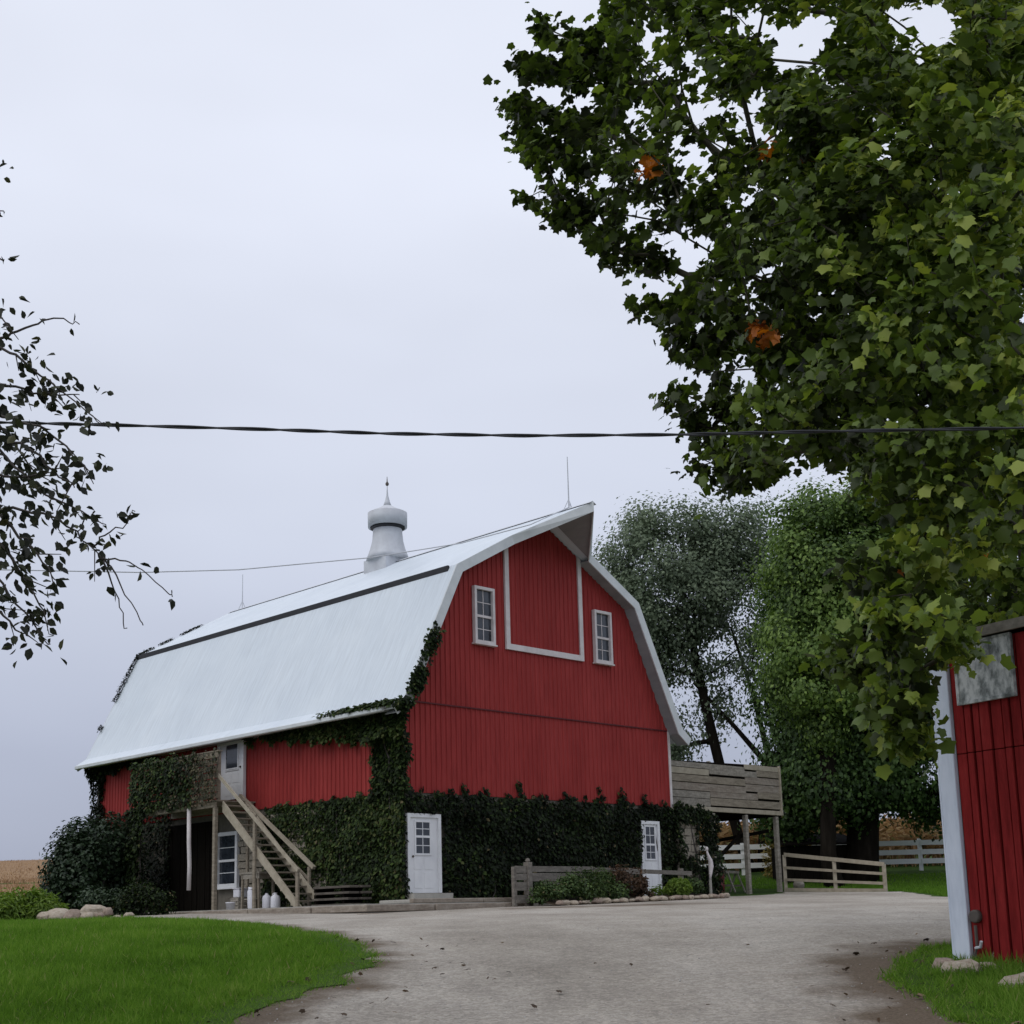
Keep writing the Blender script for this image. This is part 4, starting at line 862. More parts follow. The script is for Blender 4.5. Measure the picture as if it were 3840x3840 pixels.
def ivy_thing(label, parts, mat=None, stems=()):
    t = empty('ivy', (TX, TY, TZ), YAW, label, 'ivy', 'ivy growing on the barn')
    P, nr, tp, sz, tn = join(parts)
    o = link('leaves', leaf_mesh('ivy_leaves', P, nr, tp, sz, tn, tpl_diamond(), mat or M['leaf_ivy']), None, t); o['kind'] = 'stuff'
    for pts, r in stems: MB().tube(pts, r, 5).build('stem', M['twig'], t)
    return t
def rag(u, a=.14, s=0): return a*(np.sin(u*5.1+s)*.4+np.sin(u*11.7+s*2)*.35+np.sin(u*23+s)*.25)
def wander(p, q, n=9, amp=.1, fix=1):
    out = []
    for i in range(n):
        t = i/(n-1); v = Vector(p).lerp(Vector(q), t); v += Vector((random.uniform(-amp, amp)*(fix != 0), random.uniform(-amp, amp)*(fix != 1), 0)); out.append(v)
    return out
# 1 gable base
def m1(u, v):
    top = 2.93 + rag(u, .17) + np.where(np.abs(u-8.85) < .28, .45*(1-np.abs(u-8.85)/.28), 0) + .03
    for xi, hi in ((2.2, .35), (3.05, .22), (4.4, .5), (5.2, .2), (6.3, .3), (7.1, .18), (7.9, .42), (9.9, .3), (10.8, .25)): top = top+np.where(np.abs(u-xi-.1*np.sin(v*5)) < .07, hi, 0)
    k = (v < top) & ~((u > .04) & (u < 1.36) & (v < 2.44+rag(u, .05))) & ~((u > 9.56) & (u < 10.56) & (v < 2.5+rag(u, .05)))
    return k
sm = [(wander((x, -.10, -.05), (x+random.uniform(-1, 1), -.06, 2.6)), .02) for x in (1.9, 3.1, 4.6, 5.9, 7.3, 8.6, 11.0)]
ivy_thing('dense dark ivy covering the gable wall base between the two white doors', [ivy_wall(26000, (-.1, 11.35), (-.05, 3.5), m1, gp, (0, -1, 0), tint=(.33, .22))], stems=sm)
# 2 corner column, left base and eave band
col_m = lambda u, v: (u < 1.05+rag(v, .16)) 
base_m = lambda u, v: (v < 2.98 + rag(u, .12) - np.clip(u-5.0, 0, 9)*.03)
band_m = lambda u, v: (v > 5.0 - .62*np.clip((6.2-u)/5.2, 0, 1) + rag(u, .2, 1))
P2 = [ivy_wall(5200, (-.12, 1.3), (2.8, 5.45), col_m, sp, (-1, 0, 0), s=3, tint=(.62, .2)), ivy_wall(15000, (-.15, 6.15), (-.05, 3.2), base_m, sp, (-1, 0, 0), s=5, tint=(.68, .2)),
      ivy_wall(9500, (-.3, 6.9), (4.2, 5.13), band_m, lambda u, d, z: (-.05-d*2.4, u, z), (-1, 0, .3), s=7, thick=.27, tint=(.78, .18)),
      ivy_wall(3000, (-.45, 6.3), (0, 1), lambda u, v: RNG.random(len(u)) < np.clip((3.0-u)/2.4, 0, 1), lambda u, d, v: (EV[0]-.06+v*.2-d*.5, u, EV[1]+v*.16+.02+d*.2), (-.6, 0, .8), s=7, thick=.14, tint=(.7, .2)),
      ivy_wall(1500, (-.12, .35), (3.0, 5.4), lambda u, v: u < .12+rag(v, .1), gp, (0, -1, 0), s=1)]
ru, rv = [], []
def rake_pl(u, d, v):   # v 0..1 along the lower left rake up from the eave
    pts = [EV, BD, BK]; tt = v*4.0
    a, b = (EV, BD) if tt < .8 else (BD, BK); seg = (tt/.8) if tt < .8 else (tt-.8)/4.03
    x = a[0]+(b[0]-a[0])*seg; z = a[1]+(b[1]-a[1])*seg
    return (x+u*.32+.10*0, OYF-.06-d, z-.12*u)
P2.append(ivy_wall(3600, (-.25, 1.0), (0, .78), lambda u, v: RNG.random(len(u)) < (1.0-v)*(.6+.5*np.sin(v*23)), rake_pl, (0, -1, .2), s=2, thick=.2, tint=(.55, .22)))
sm = [(wander((-.12, y, -.05), (-.08, y+random.uniform(-.8, .8), 2.7), fix=0), .02) for y in (1.0, 2.2, 3.7, 5.0)] + [(wander((-.1, .4, 2.5), (-.1, .5, 5.2), fix=0), .03)]
ivy_thing('ivy climbing the near barn corner and spreading along the eave', P2, stems=sm)
# 3 far end of the side wall, eave and rake
P3_ = [ivy_wall(4200, (15.3, 16.45), (-.1, 5.3), lambda u, v: u > 15.72+rag(v, .22), sp, (-1, .2, 0), s=9, tint=(.3, .15)), ivy_wall(3600, (12.0, 16.7), (4.55, 5.12), lambda u, v: v > 5.0-.3*np.clip((u-13.5)/3, 0, 1)+rag(u, .2, 4), lambda u, d, z: (-.05-d*2.3, u, z), (-1, 0, .2), s=4, tint=(.4, .2)),
       ivy_wall(5000, (11.2, 16.0), (-.1, 3.55), lambda u, v: v < 3.4+rag(u, .15), sp, (-1, 0, 0), s=6, tint=(.3, .15))]
def far_rake(u, d, v):
    pts = [EV, BD, BK, RG]; ls = [math.dist(pts[i], pts[i+1]) for i in range(3)]; t = v*sum(ls)
    for i in range(3):
        if t <= ls[i] or i == 2: break
        t -= ls[i]
    s_ = min(t/ls[i], 1); x = pts[i][0]+(pts[i+1][0]-pts[i][0])*s_; z = pts[i][1]+(pts[i+1][1]-pts[i][1])*s_
    return (x-.03-d*.35, OYB+.02+u*.1, z+.02+d*.35)
P3_.append(ivy_wall(2600, (-1, 1), (.10, .985), lambda u, v: (np.sin(v*41)+np.sin(v*17+1) > .0) | ((v > .42) & (v < .60)), far_rake, (-.6, .2, .6), size=(.05, .09), thick=.07, tint=(.3, .15)))
ivy_thing('dark ivy at the far end of the barn side and up its roof edge', P3_, stems=[(wander((-.1, 16.0, -.05), (-.1, 16.1, 5.0), fix=0), .035)])
# 4 landing rail
dk = lambda u, d, z: (DX-.03-d, u, z)
P4 = [ivy_wall(4200, (7.6, 11.3), (3.0, 4.85), lambda u, v: (v < 4.68+rag(u, .14)) & (v > 3.12+rag(u, .2, 3)) & (RNG.random(len(u)) < .25+.75*np.clip((u-7.6)/1.4, 0, 1)), dk, (-1, 0, 0), s=8, thick=.2, tint=(.62, .2)),
      ivy_wall(3600, (10.1, 11.5), (-.1, 3.2), lambda u, v: u > 10.35+rag(v, .2)+.25*np.sin(v), dk, (-1, 0, 0), s=2, thick=.3, tint=(.5, .2))]
ivy_thing('green ivy hanging over the landing rail and down its left post', P4, stems=[(wander((DX-.06, 10.8, -.05), (DX-.06, 10.7, 3.6), fix=0), .03)])
P5 = [ivy_wall(1500, (6.5, 9.0), (3.1, 4.75), lambda u, v: (v < 4.62+rag(u, .12)), dk, (-1, 0, 0), s=11, size=(.07, .12), thick=.16, tint=(.55, .3))]
sm = [(wander((DX-.03, 6.6+k*.2, 3.15+random.random()*.5), (DX-.03, 6.5+k*.24+random.uniform(-.5, .5), 4.6), 7, .08, 0), .009) for k in range(9)]
ivy_thing('browning half bare ivy tangle at the stair end of the landing rail', P5, M['leaf_ivy_brown'], sm)
# 5 right corner
rp = lambda u, d, z: (u, -.15-d, z)
P6 = [ivy_wall(5200, (11.2, 13.35), (-.1, 3.25), lambda u, v: (v < 3.05+rag(u, .15)-.35*np.clip(u-12.4, 0, 2)) & ~((u > 11.42) & (u < 12.2) & (v > 1.35+rag(u*3, .2)) & (v < 2.45+rag(u, .1))) & ~((u > 12.25) & (v > 1.1) & (v < 2.2) & (u < 12.75)), rp, (.1, -1, 0), s=12, thick=.35, tint=(.4, .2)),
      ivy_wall(900, (12.9, 13.9), (.4, 2.9), lambda u, v: u < 13.45+rag(v, .2), lambda u, d, z: (u, .2-d, z), (.3, -1, 0), s=3, tint=(.7, .2))]
ivy_thing('ivy mound over the stone pier at the right barn corner', P6, stems=[(wander((12.3, -.25, -.05), (12.0, -.2, 2.9)), .03)])

# ------------------------------------------------------------------ SHRUBS AND BED PLANTS
def bush(name, label, cat, base, rad, n, mat, size, tpl, stems=7, group=None, tint=(.5, .22), droop=0.0, lumps=10, cup=True):
    t = empty(name, base, 0, label, cat, group); R = np.array(rad)
    cs = []
    for k in range(lumps):
        a = RNG.uniform(0, 6.28); e = RNG.uniform(-.1, 1.2); cs.append([math.cos(a)*math.cos(e)*.62, math.sin(a)*math.cos(e)*.62, math.sin(e)*.62+.15])
    cs = np.array(cs); w = RNG.integers(0, lumps, n); v = rnd(n); v /= np.linalg.norm(v, axis=1, keepdims=True); v *= (RNG.random((n, 1))**.45)*RNG.uniform(.34, .52, lumps)[w][:, None]
    P = cs[w]+v; k = P[:, 2] > -.02; P, v = P[k], v[k]; m = len(P); P = P*R
    nr = v*1.5+rnd(m, .3)+np.array([0, 0, .4]); tp = v+rnd(m, .4)+np.array([0, 0, .3-droop])
    o = link('foliage', leaf_mesh(name+'_leaves', P, nr, tp, RNG.uniform(size*.7, size*1.3, m), np.clip(RNG.normal(tint[0], tint[1], m), 0, 1), tpl, mat), None, t); o['kind'] = 'stuff'
    for k in range(stems):
        c = cs[k % lumps]*R; MB().tube([(c[0]*.08, c[1]*.08, -.05), (c[0]*.45, c[1]*.45, c[2]*.5), tuple(c)], [.025*R[2]**.5, .018*R[2]**.5, .006], 5).build('stem', M['twig'], t)
    return t
def gbase(px, y, py=3440): p = at(px, py, y); return Vector((p.x, y, H(y)))
pb = gbase(362, 43.6); bush('round_shrub', 'tall dark round shrub in front of the far barn corner', 'shrub', pb, (1.8, 1.5, 2.95), 18000, M['leaf_shrub'], .13, tpl_ovate(), 9, lumps=18)
bush('low_shrub', 'small dull shrub at the foot of the ivy post', 'shrub', gbase(545, 38.5), (.85, .7, .95), 2600, M['leaf_ivy'], .09, tpl_ovate(), lumps=9)
bush('low_shrub', 'low shrub spilling under the big dark shrub behind the stones', 'shrub', gbase(400, 40.0), (.95, .7, .8), 2200, M['leaf_shrub'], .10, tpl_ovate(), lumps=9, tint=(.75, .2))
bush('lime_shrub', 'lime green arching plant left of the stone heap by the lawn', 'plant', gbase(95, 35.2), (1.05, .8, .72), 3400, M['leaf_lime'], .17, tpl_long(), droop=.4, lumps=12)
bush('lime_shrub', 'lime green clump cut off by the left picture edge', 'plant', gbase(-40, 34.3), (.8, .7, .65), 1800, M['leaf_lime'], .17, tpl_long(), droop=.4)
for X, Y, r, hgt, mat, lb, sz, tp_ in ((2.85, -2.65, .42, .42, 'leaf_bed', 'low silvery green plant at the left end of the flower bed', .07, tpl_ovate), (3.6, -2.6, .45, .5, 'leaf_bed', 'loose green plant second from the left in the flower bed', .08, tpl_ovate),
        (4.5, -2.5, .5, .66, 'leaf_bed', 'taller bright green plant in the middle of the flower bed', .10, tpl_long), (5.3, -2.55, .42, .5, 'leaf_bed', 'bushy green plant right of the bed middle', .08, tpl_ovate),
        (6.0, -2.45, .48, .66, 'leaf_rust', 'rusty brown plant before the rail in the flower bed', .08, tpl_ovate), (6.75, -2.5, .32, .42, 'leaf_rust', 'dark brown wilted plant left of the narrow white door', .07, tpl_ovate),
        (8.0, -2.5, .48, .36, 'leaf_lime', 'bright green leafy clump below the narrow white door', .12, tpl_long), (8.9, -2.5, .36, .34, 'leaf_bed', 'small green plant at the right end of the flower bed', .08, tpl_ovate)):
    p = b2w(X, Y, 0); p.z = H(p.y)+.1; bush('bed_plant', lb, 'plant', p, (r*1.5, r*1.25, hgt*1.35), 1600, M[mat], sz, tp_(), 5, 'flower bed plants', lumps=7)
p = at(2975, 3060, 55.5); bush('autumn_shrub', 'yellow brown shrub behind the deck corner, above the plank hut', 'shrub', (p.x, 57.2, H(57.2)), (1.3, 1.1, 2.7), 3500, leaf_mat('yellowing_leaf', [(0, (.10, .075, .02)), (.5, (.2, .15, .04)), (1, (.30, .24, .07))], .2, .7), .14, tpl_ovate(), lumps=10)

# ------------------------------------------------------------------ TREES
def skeleton(trunk, clumps, step, sag=.05, wig=.10, bias=.35):
    """trunk: list of points; returns node positions, parents, tip index of each clump"""
    pos = [np.array(p, float) for p in trunk]; par = [-1]+list(range(len(trunk)-1)); dep = [0.0]
    for i in range(1, len(trunk)): dep.append(dep[-1]+np.linalg.norm(pos[i]-pos[i-1]))
    order = np.argsort(np.min(np.linalg.norm(clumps[:, None, :]-np.array(trunk)[None], axis=2), axis=1)); tips = [0]*len(clumps)
    A = np.zeros((len(trunk)+len(clumps)*24, 3)); D = np.zeros(len(A)); n_ = len(pos); A[:n_] = pos; D[:n_] = dep
    for ci in order:
        c = clumps[ci]; dist = np.linalg.norm(A[1:n_]-c, axis=1); up = np.maximum(A[1:n_, 2]-c[2]+.2*dist, 0)
        j = int(np.argmin(dist + bias*.2*D[1:n_] + .7*up))+1; p = A[j].copy(); d = np.linalg.norm(c-p); m = int(min(max(1, round(d/step)), 20)); prev = j
        for k in range(1, m+1):
            t = k/m; q = p+(c-p)*t; q[2] += math.sin(t*math.pi)*d*sag; q += RNG.normal(0, wig*step, 3)*(t < 1)
            A[n_] = q; D[n_] = D[prev]+np.linalg.norm(q-A[prev]); par.append(prev); prev = n_; n_ += 1
        tips[ci] = prev
    return A[:n_], par, tips
def radii(A, par, tips, r_tip, pw=.42, rmax=None, trunk_n=0):
    cnt = np.zeros(len(A))
    for t in tips: cnt[t] += 1
    for i in range(len(A)-1, 0, -1):
        if par[i] >= 0: cnt[par[i]] += cnt[i]
    return r_tip*np.maximum(cnt, 1)**pw
def branch_mesh(name, A, par, r, mat, parent, sel=None, sides=5):
    mb = MB()
    for i in range(1, len(A)):
        if sel is not None and not sel[i]: continue
        p = par[i]; mb.tube([A[p], A[i]], [min(r[p], r[i]*1.5), r[i]], sides, cap=False)
    return mb.build(name, mat, parent, True)
def tree(name, label, base, trunk_top, clumps, leaves_per, spread, leaf_size, tpl, mat, bark, r_tip=.012, pw=.42, step=.9, group=None, tint=(.5, .22), extra_trunks=(), flat=.7, nbias=.5, trunk_r=None, lean=None):
    base = Vector(base); t = empty(name, base, 0, label, 'tree', group); B0 = np.array(base)
    tops = [trunk_top]+list(extra_trunks); A_all = []
    nt = 9; tr = [np.array((0, 0, -.15))]
    for k in range(1, nt+1):
        f_ = k/nt; q = np.array(trunk_top)*f_; q[0] += .25*math.sin(f_*3.1+base.x); q[1] += .2*math.sin(f_*4+base.y); tr.append(q)
    C = clumps-B0; A, par, tips = skeleton(tr, C, step); r = radii(A, par, tips, r_tip, pw)
    if trunk_r:
        sc = trunk_r/r[1]; fac = 1+(sc-1)*np.clip(r/r[1], 0, 1)**.7; r = r*fac
    r[0] = r[1]*1.35
    istr = np.zeros(len(A), bool); istr[:nt+1] = True
    MB().tube([A[i] for i in range(nt+1)], [r[0], *[max(r[i], .02) for i in range(1, nt+1)]], 12).build('trunk', bark, t, True); branch_mesh('limbs', A, par, r, M['limb'] if name == 'sycamore_tree' else bark, t, ~istr, 5)['kind'] = 'stuff'
    n = len(C)*leaves_per; w = np.repeat(np.arange(len(C)), leaves_per); pd = np.array([A[tp]-A[par[tp]] for tp in tips]); pd /= np.maximum(np.linalg.norm(pd, axis=1, keepdims=True), .01)
    off = rnd(n)*np.array([1, 1, flat])*spread; P = np.array([A[tp] for tp in tips])[w]+off - pd[w]*RNG.random((n, 1))*spread*(2.0 if name == 'sycamore_tree' else 1.5)
    ctr = C.mean(0); outw = (P-ctr)/np.maximum(np.linalg.norm(P-ctr, axis=1, keepdims=True), .1)
    oc_ = off/np.maximum(np.linalg.norm(off, axis=1, keepdims=True), .02); nr = (rnd(n, .5)+np.array([0, 0, nbias])+outw*.4) if name == 'sycamore_tree' else (rnd(n, .3)+np.array([0, 0, .35])+oc_*.9+outw*.4); tp_ = rnd(n, .5)+outw*.5+np.array([0, 0, -.5])
    sz = RNG.uniform(leaf_size*.55, leaf_size*1.35, n); ctint = RNG.normal(0, .27 if name != 'sycamore_tree' else .17, len(C)); tn = np.clip(RNG.normal(tint[0], tint[1], n)+ctint[w], 0, .93)
    return t, dict(P=P, nr=nr, tp=tp_, sz=sz, tn=tn, tpl=tpl, mat=mat, A=A, base=B0)
def crown(t, d, name='crown'):
    o = link(name, leaf_mesh(name, d['P'], d['nr'], d['tp'], d['sz'], d['tn'], d['tpl'], d['mat']), None, t); o['kind'] = 'stuff'; return o
def ell(n, c, r, hollow=.35, zmin=None):
    v = rnd(n*2); v /= np.linalg.norm(v, axis=1, keepdims=True); v *= (hollow+(1-hollow)*RNG.random((n*2, 1)))**(1/1.7); P = np.array(c)+v*np.array(r)
    if zmin is not None: P = P[P[:, 2] > zmin]
    return P[:n]
# ash-like tree, grey green, many stems
xb = at(2850, 3000, 60).x
cl = np.concatenate([ell(190, (7.0, 60, 16.0), (3.4, 3.2, 3.9)) , ell(90, (10.2, 60, 15.2), (2.6, 2.5, 4.0)), ell(70, (5.3, 60, 13.0), (1.5, 2, 3.2)), ell(40, (7.4, 60.5, 10.8), (3.0, 2, 2.2)), ell(34, (6.0, 60, 8.0), (1.0, 2, 2.2)), ell(40, (10.2, 60.5, 18.0), (2.4, 2.4, 2.2))])
x, y, dp = project_np(cl); x, y = x/1.98758, y/1.98758
cl = cl[~((x > 1270) & (x < 1430) & (y > 1110) & (RNG.random(len(x)) < .5)) & ~((np.sin(x*.06)*np.sin(y*.055) > .75))]
t, d = tree('ash_tree', 'grey green tree with several bare dark stems behind the plank deck', (xb-.5, 60, H(60)-.1), (-2.6, 0, 13.0), cl, 200, .52, .15, tpl_diamond(), M['leaf_ash'], M['bark'], .012, .42, 1.0, trunk_r=.22, group='trees behind the barn')
crown(t, d)
for k, (px0, py0, px1, py1) in enumerate(((2880, 2870, 2600, 2560), (2890, 2870, 2740, 2350), (2950, 2880, 2930, 2650))):
    b = np.array((xb-.5, 60, H(60)-.1)); p0_ = np.array(at(px0, py0, 60))-b; p1_ = np.array(at(px1, py1, 60))-b
    MB().tube([(p0_[0]*.4, .1*k, .0), tuple(p0_*.75), tuple(p0_), tuple(p0_*.5+p1_*.5+np.array([.15, 0, -.1])), tuple(p1_)], [.2, .17, .14, .10, .05], 7).build('stem', M['bark'], t, True)
# big maple with the thick trunk
tb = at(3212, 3262, 54.5); cl = np.concatenate([ell(300, (14.4, 54.5, 11.6), (5.0, 4.6, 6.2), .45, 4.4), ell(110, (17.6, 53.5, 8.0), (3.8, 3.5, 3.6), .4, 4.3), ell(80, (11.9, 54.2, 8.4), (1.7, 2.2, 3.2), .3), ell(40, (13.0, 52.8, 6.6), (2.6, 1.6, 1.6), .3), ell(60, (10.9, 54.6, 6.3), (1.5, 1.6, 2.3), .3)])
t, d = tree('maple_tree', 'large dark maple with a thick trunk before the white fence', (tb.x, 54.5, H(54.5)-.1), (.5, 0, 11.5), cl, 230, .46, .165, tpl_diamond(), M['leaf_maple'], M['bark'], .03, .45, 1.3, trunk_r=.62, group='trees behind the barn'); crown(t, d)
tb = at(3128, 3262, 52.0); cl = np.concatenate([ell(130, (12.0, 51.2, 14.0), (2.6, 2.4, 3.9), .4), ell(80, (11.2, 51, 10.4), (1.8, 2, 2.8), .3), ell(50, (13.4, 51, 15.6), (2.0, 2, 2.4), .3)])
t, d = tree('linden_tree', 'bright yellow green tree rising beside the dark maple', (tb.x, 52.0, H(52.0)-.1), (-.2, -.3, 12.0), cl, 240, .42, .155, tpl_diamond(), M['leaf_bright'], M['bark'], .02, .45, 1.2, trunk_r=.3, group='trees behind the barn'); crown(t, d)

# individual leaves of the near trees -------------------------------------------------
def split_leaves(t, d, nmax, leaf_name, tpl_fn, mat, kinds=8):
    """the leaves that show largest become parts of their own; returns the rest"""
    W_ = d['P']+d['base']; x, y, dep = project_np(W_); vis = (x > -20) & (x < 3860) & (y > -20) & (y < 3860) & (dep > 1)
    # keep those in front: coarse occlusion grid
    score = np.where(vis, d['sz']/np.maximum(dep, 1), 0); cell = (np.floor(x/34).astype(int)*1000+np.floor(y/34).astype(int)); o = np.argsort(dep); seen = set(); front = np.zeros(len(x), bool)
    for i in o:
        if vis[i] and cell[i] not in seen: seen.add(cell[i]); front[i] = True
    pick = np.argsort(-score*(front+.001))[:nmax]; V, Fc = tpl_fn(); meshes = []
    q = np.linspace(.03, .97, kinds)
    for k in range(kinds):
        tv = float(np.quantile(d['tn'][pick], q[k])); me_ = leaf_mesh(leaf_name, np.zeros((1, 3)), np.array([[0, 0, 1.]]), np.array([[0, 1., 0]]), np.ones(1), np.array([tv]), (V, Fc), mat); meshes.append((tv, me_))
    sx, ty, nz = frames(d['nr'][pick], d['tp'][pick])
    for i, pi in enumerate(pick):
        me_ = min(meshes, key=lambda m_: abs(m_[0]-d['tn'][pi]))[1]; o_ = bpy.data.objects.new(leaf_name, me_); COL.objects.link(o_); o_.parent = t; s = d['sz'][pi]
        mt_ = Matrix(((sx[i][0], ty[i][0], nz[i][0]), (sx[i][1], ty[i][1], nz[i][1]), (sx[i][2], ty[i][2], nz[i][2])))
        o_.matrix_local = Matrix.LocRotScale(Vector(d['P'][pi]), mt_.to_quaternion(), Vector((s, s, s)))
    keep = np.ones(len(x), bool); keep[pick] = False
    for k in ('P', 'nr', 'tp', 'sz', 'tn'): d[k] = d[k][keep]
    return d
# sycamore: crown outline in the photograph (1932 px wide view), depth from the size of its leaves
SY = [(1160, -120), (1150, 10), (1120, 75), (1090, 110), (1080, 135), (1150, 165), (1090, 190), (1050, 230), (1065, 290), (1090, 325), (1110, 370), (1130, 420), (1180, 455), (1275, 480),
      (1300, 545), (1350, 600), (1320, 650), (1350, 700), (1345, 760), (1330, 820), (1370, 880), (1400, 895), (1460, 890), (1500, 830), (1570, 850), (1640, 920), (1670, 1010), (1640, 1080), (1620, 1150), (1640, 1230), (1670, 1290), (1690, 1330), (1720, 1310), (1735, 1220), (1745, 1130), (1768, 1060), (1850, 1030), (1945, 1000), (1945, -120)]
HOLES = [(1495, 85, 50), (1550, 40, 36), (1765, 45, 46), (1690, 30, 28), (1425, 25, 16), (1300, 200, 20), (1335, 275, 16), (1440, 250, 12), (1290, 330, 14), (1470, 120, 18)]
def clump_pix(n):
    out = []
    while len(out) < n:
        x, y = RNG.uniform(940, 1945), RNG.uniform(-110, 1410)
        if not inside(np.array([[x, y]]), SY)[0]: continue
        if any((x-a)**2+(y-b)**2 < (r+9)**2 for a, b, r in HOLES): continue
        f_ = np.clip((x-950)/950, 0, 1)
        ds = dist_to_poly(np.array([[x, y]]), SY)[0]
        if ds < 6 and x < 1500: continue
        if x < 1400 and y < 820 and RNG.random() < .36: continue
        if x < 1480 and y < 900 and math.sin(x*.031+2)*math.sin(y*.037+.5*math.sin(x*.02)) > .42: continue
        dep = 16.2-5.0*f_**.8+RNG.uniform(-2.0, 2.6)
        if y > 1100: dep = RNG.choice((RNG.uniform(10.0, 11.6), RNG.uniform(14.5, 17.5)), p=(.45, .55)) if x < 1780 else RNG.uniform(9.6, 11.3)
        out.append(at(x*1.98758, y*1.98758, dep))
    return np.array(out)
cl = clump_pix(1500)
ex = ell(900, (7.0, 13.6, 9.2), (7.6, 6.2, 6.2), .25, 4.4); x, y, dp = project_np(ex); ex = ex[((x > 3960) | (y < -120)) & (ex[:, 1] > 6.5)][:200]
# sprays that stick out of the left outline
for (x0, y0, x1, y1, dep) in ((1150, 130, 1015, 40, 15.5), (1150, 150, 975, 112, 15.8), (1130, 250, 952, 192, 15.5), (1060, 290, 985, 245, 15.6), (1130, 385, 1000, 370, 15.2), (1110, 330, 1000, 290, 15.3), (1160, 450, 1060, 400, 15), (1250, 480, 1150, 470, 15), (1340, 590, 1203, 568, 14.5), (1360, 650, 1270, 622, 14), (1350, 780, 1258, 738, 13.5), (1380, 800, 1280, 790, 13.5), (1420, 850, 1310, 885, 13.3), (1450, 860, 1370, 915, 13.5),
                              (1180, 60, 1100, 75, 15.5), (1200, 30, 1135, 5, 15.5), (1330, 690, 1290, 660, 14), (1700, 1330, 1700, 1400, 10.6), (1640, 1300, 1730, 1390, 10.8), (1640, 1230, 1560, 1250, 11.5), (1660, 1100, 1590, 1070, 11.5), (1770, 1150, 1815, 1215, 9.8)):
    m_ = max(4, int(math.hypot(x1-x0, y1-y0)/11)); cl = np.concatenate([cl, np.array([at((x0+(x1-x0)*k/m_+RNG.normal(0, 5))*1.98758, (y0+(y1-y0)*k/m_+RNG.normal(0, 12)*(1-.6*k/m_))*1.98758, dep+.25*RNG.normal()) for k in range(m_+1)])])
bk = []
while len(bk) < 110: bk.append(at(RNG.uniform(1735, 1950)*1.98758, RNG.uniform(960, 1215)*1.98758, RNG.uniform(15.8, 19)))
cl = np.concatenate([cl, np.array(bk), ex])
sb_ = Vector((9.4, 17.2, H(17.2)-.1))
t, d = tree('sycamore_tree', 'sycamore with large lobed leaves hanging over the red shed', sb_, (-1.2, -2.2, 12.0), cl, 28, .10, .104, tpl_palm(), M['leaf_syc'], M['bark_pale'], .0042, .47, .5, trunk_r=.42, tint=(.42, .2), nbias=.7)
W_ = d['P']+d['base']; x, y, dp = project_np(W_)
d['sz'] *= np.clip(.93+.025*np.abs(dp-12), .85, 1.08)
hk = np.ones(len(x), bool)
for a, b, r_ in HOLES: hk &= ~((np.hypot(x/1.98758-a, y/1.98758-b) < r_*.9) & (RNG.random(len(x)) < .88))
sp_ = np.sin(x*.021+1.7*np.sin(y*.013))*np.sin(y*.024+1.3*np.sin(x*.017)); hk &= ~((sp_ > .62) & (x < 2950) & (RNG.random(len(x)) < .85))
for k_ in ('P', 'nr', 'tp', 'sz', 'tn'): d[k_] = d[k_][hk]
x, y, dp = x[hk], y[hk], dp[hk]
# leaf tint raised toward the right and top, painting in the crown's lit side; a few turned orange
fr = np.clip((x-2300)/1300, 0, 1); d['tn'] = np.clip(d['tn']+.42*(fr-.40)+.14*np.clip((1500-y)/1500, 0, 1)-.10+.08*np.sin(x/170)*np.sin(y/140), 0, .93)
for ox, oy, rr_ in ((1438, 628, 30), (1225, 312, 22), (1442, 270, 18), (1442, 292, 12), (1705, 1075, 10), (1860, 1042, 8), (1524, 300, 8)):
    c = (np.hypot(x-ox*1.98758, y-oy*1.98758) < rr_*1.98758) & (RNG.random(len(x)) < .85); d['tn'][c] = RNG.uniform(.955, 1, c.sum())
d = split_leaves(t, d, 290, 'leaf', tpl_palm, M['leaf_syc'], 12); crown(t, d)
# birch-like branches at the left edge
TW = [[(-70, 655), (-10, 640), (40, 622), (95, 600), (150, 612)], [(-70, 640), (10, 660), (60, 695), (120, 740), (190, 800)], [(-70, 760), (0, 780), (60, 800), (130, 850), (165, 895)], [(-70, 780), (0, 850), (80, 930), (150, 962), (200, 990)], [(-70, 940), (20, 960), (90, 965), (150, 1010), (195, 1055)],
      [(195, 1055), (230, 1052), (275, 1085), (325, 1122)], [(195, 1058), (215, 1120), (240, 1185)], [(192, 1052), (240, 1110), (270, 1180)], [(175, 1035), (200, 1005), (245, 985), (255, 965)], [(-70, 1040), (-10, 1080), (40, 1150), (95, 1215)], [(-70, 900), (20, 990), (70, 1040), (105, 1095)],
      [(-70, 700), (20, 730), (90, 745), (150, 745)], [(-70, 860), (0, 900), (60, 900), (120, 880)], [(-70, 1120), (0, 1160), (50, 1200)], [(-70, 1000), (0, 1020), (60, 1110), (90, 1190)], [(-70, 820), (30, 830), (100, 880), (140, 920)], [(-70, 470), (-10, 480), (8, 490)], [(-70, 410), (-15, 402), (6, 400)], [(-70, 580), (-30, 590), (5, 600)], [(-70, 740), (0, 800), (50, 870), (70, 900)], [(-70, 960), (10, 1040), (40, 1090)]]
tb = Vector((-6.6, 8.6, H(8.6)-.1)); nodes = []; t = empty('birch_tree', tb, 0, 'small leaved dark tree whose branch tips enter at the left picture edge', 'tree')
MB().tube([(0, 0, -.1), (.1, .05, 1.6), (.05, -.1, 3.4), (.3, -.3, 5.2), (.4, -.4, 7.2)], [.26, .19, .16, .1, .03], 9).build('trunk', M['bark'], t, True)
P, nr, tp, sz, lb_ = [], [], [], [], MB()
B0 = np.array(tb)
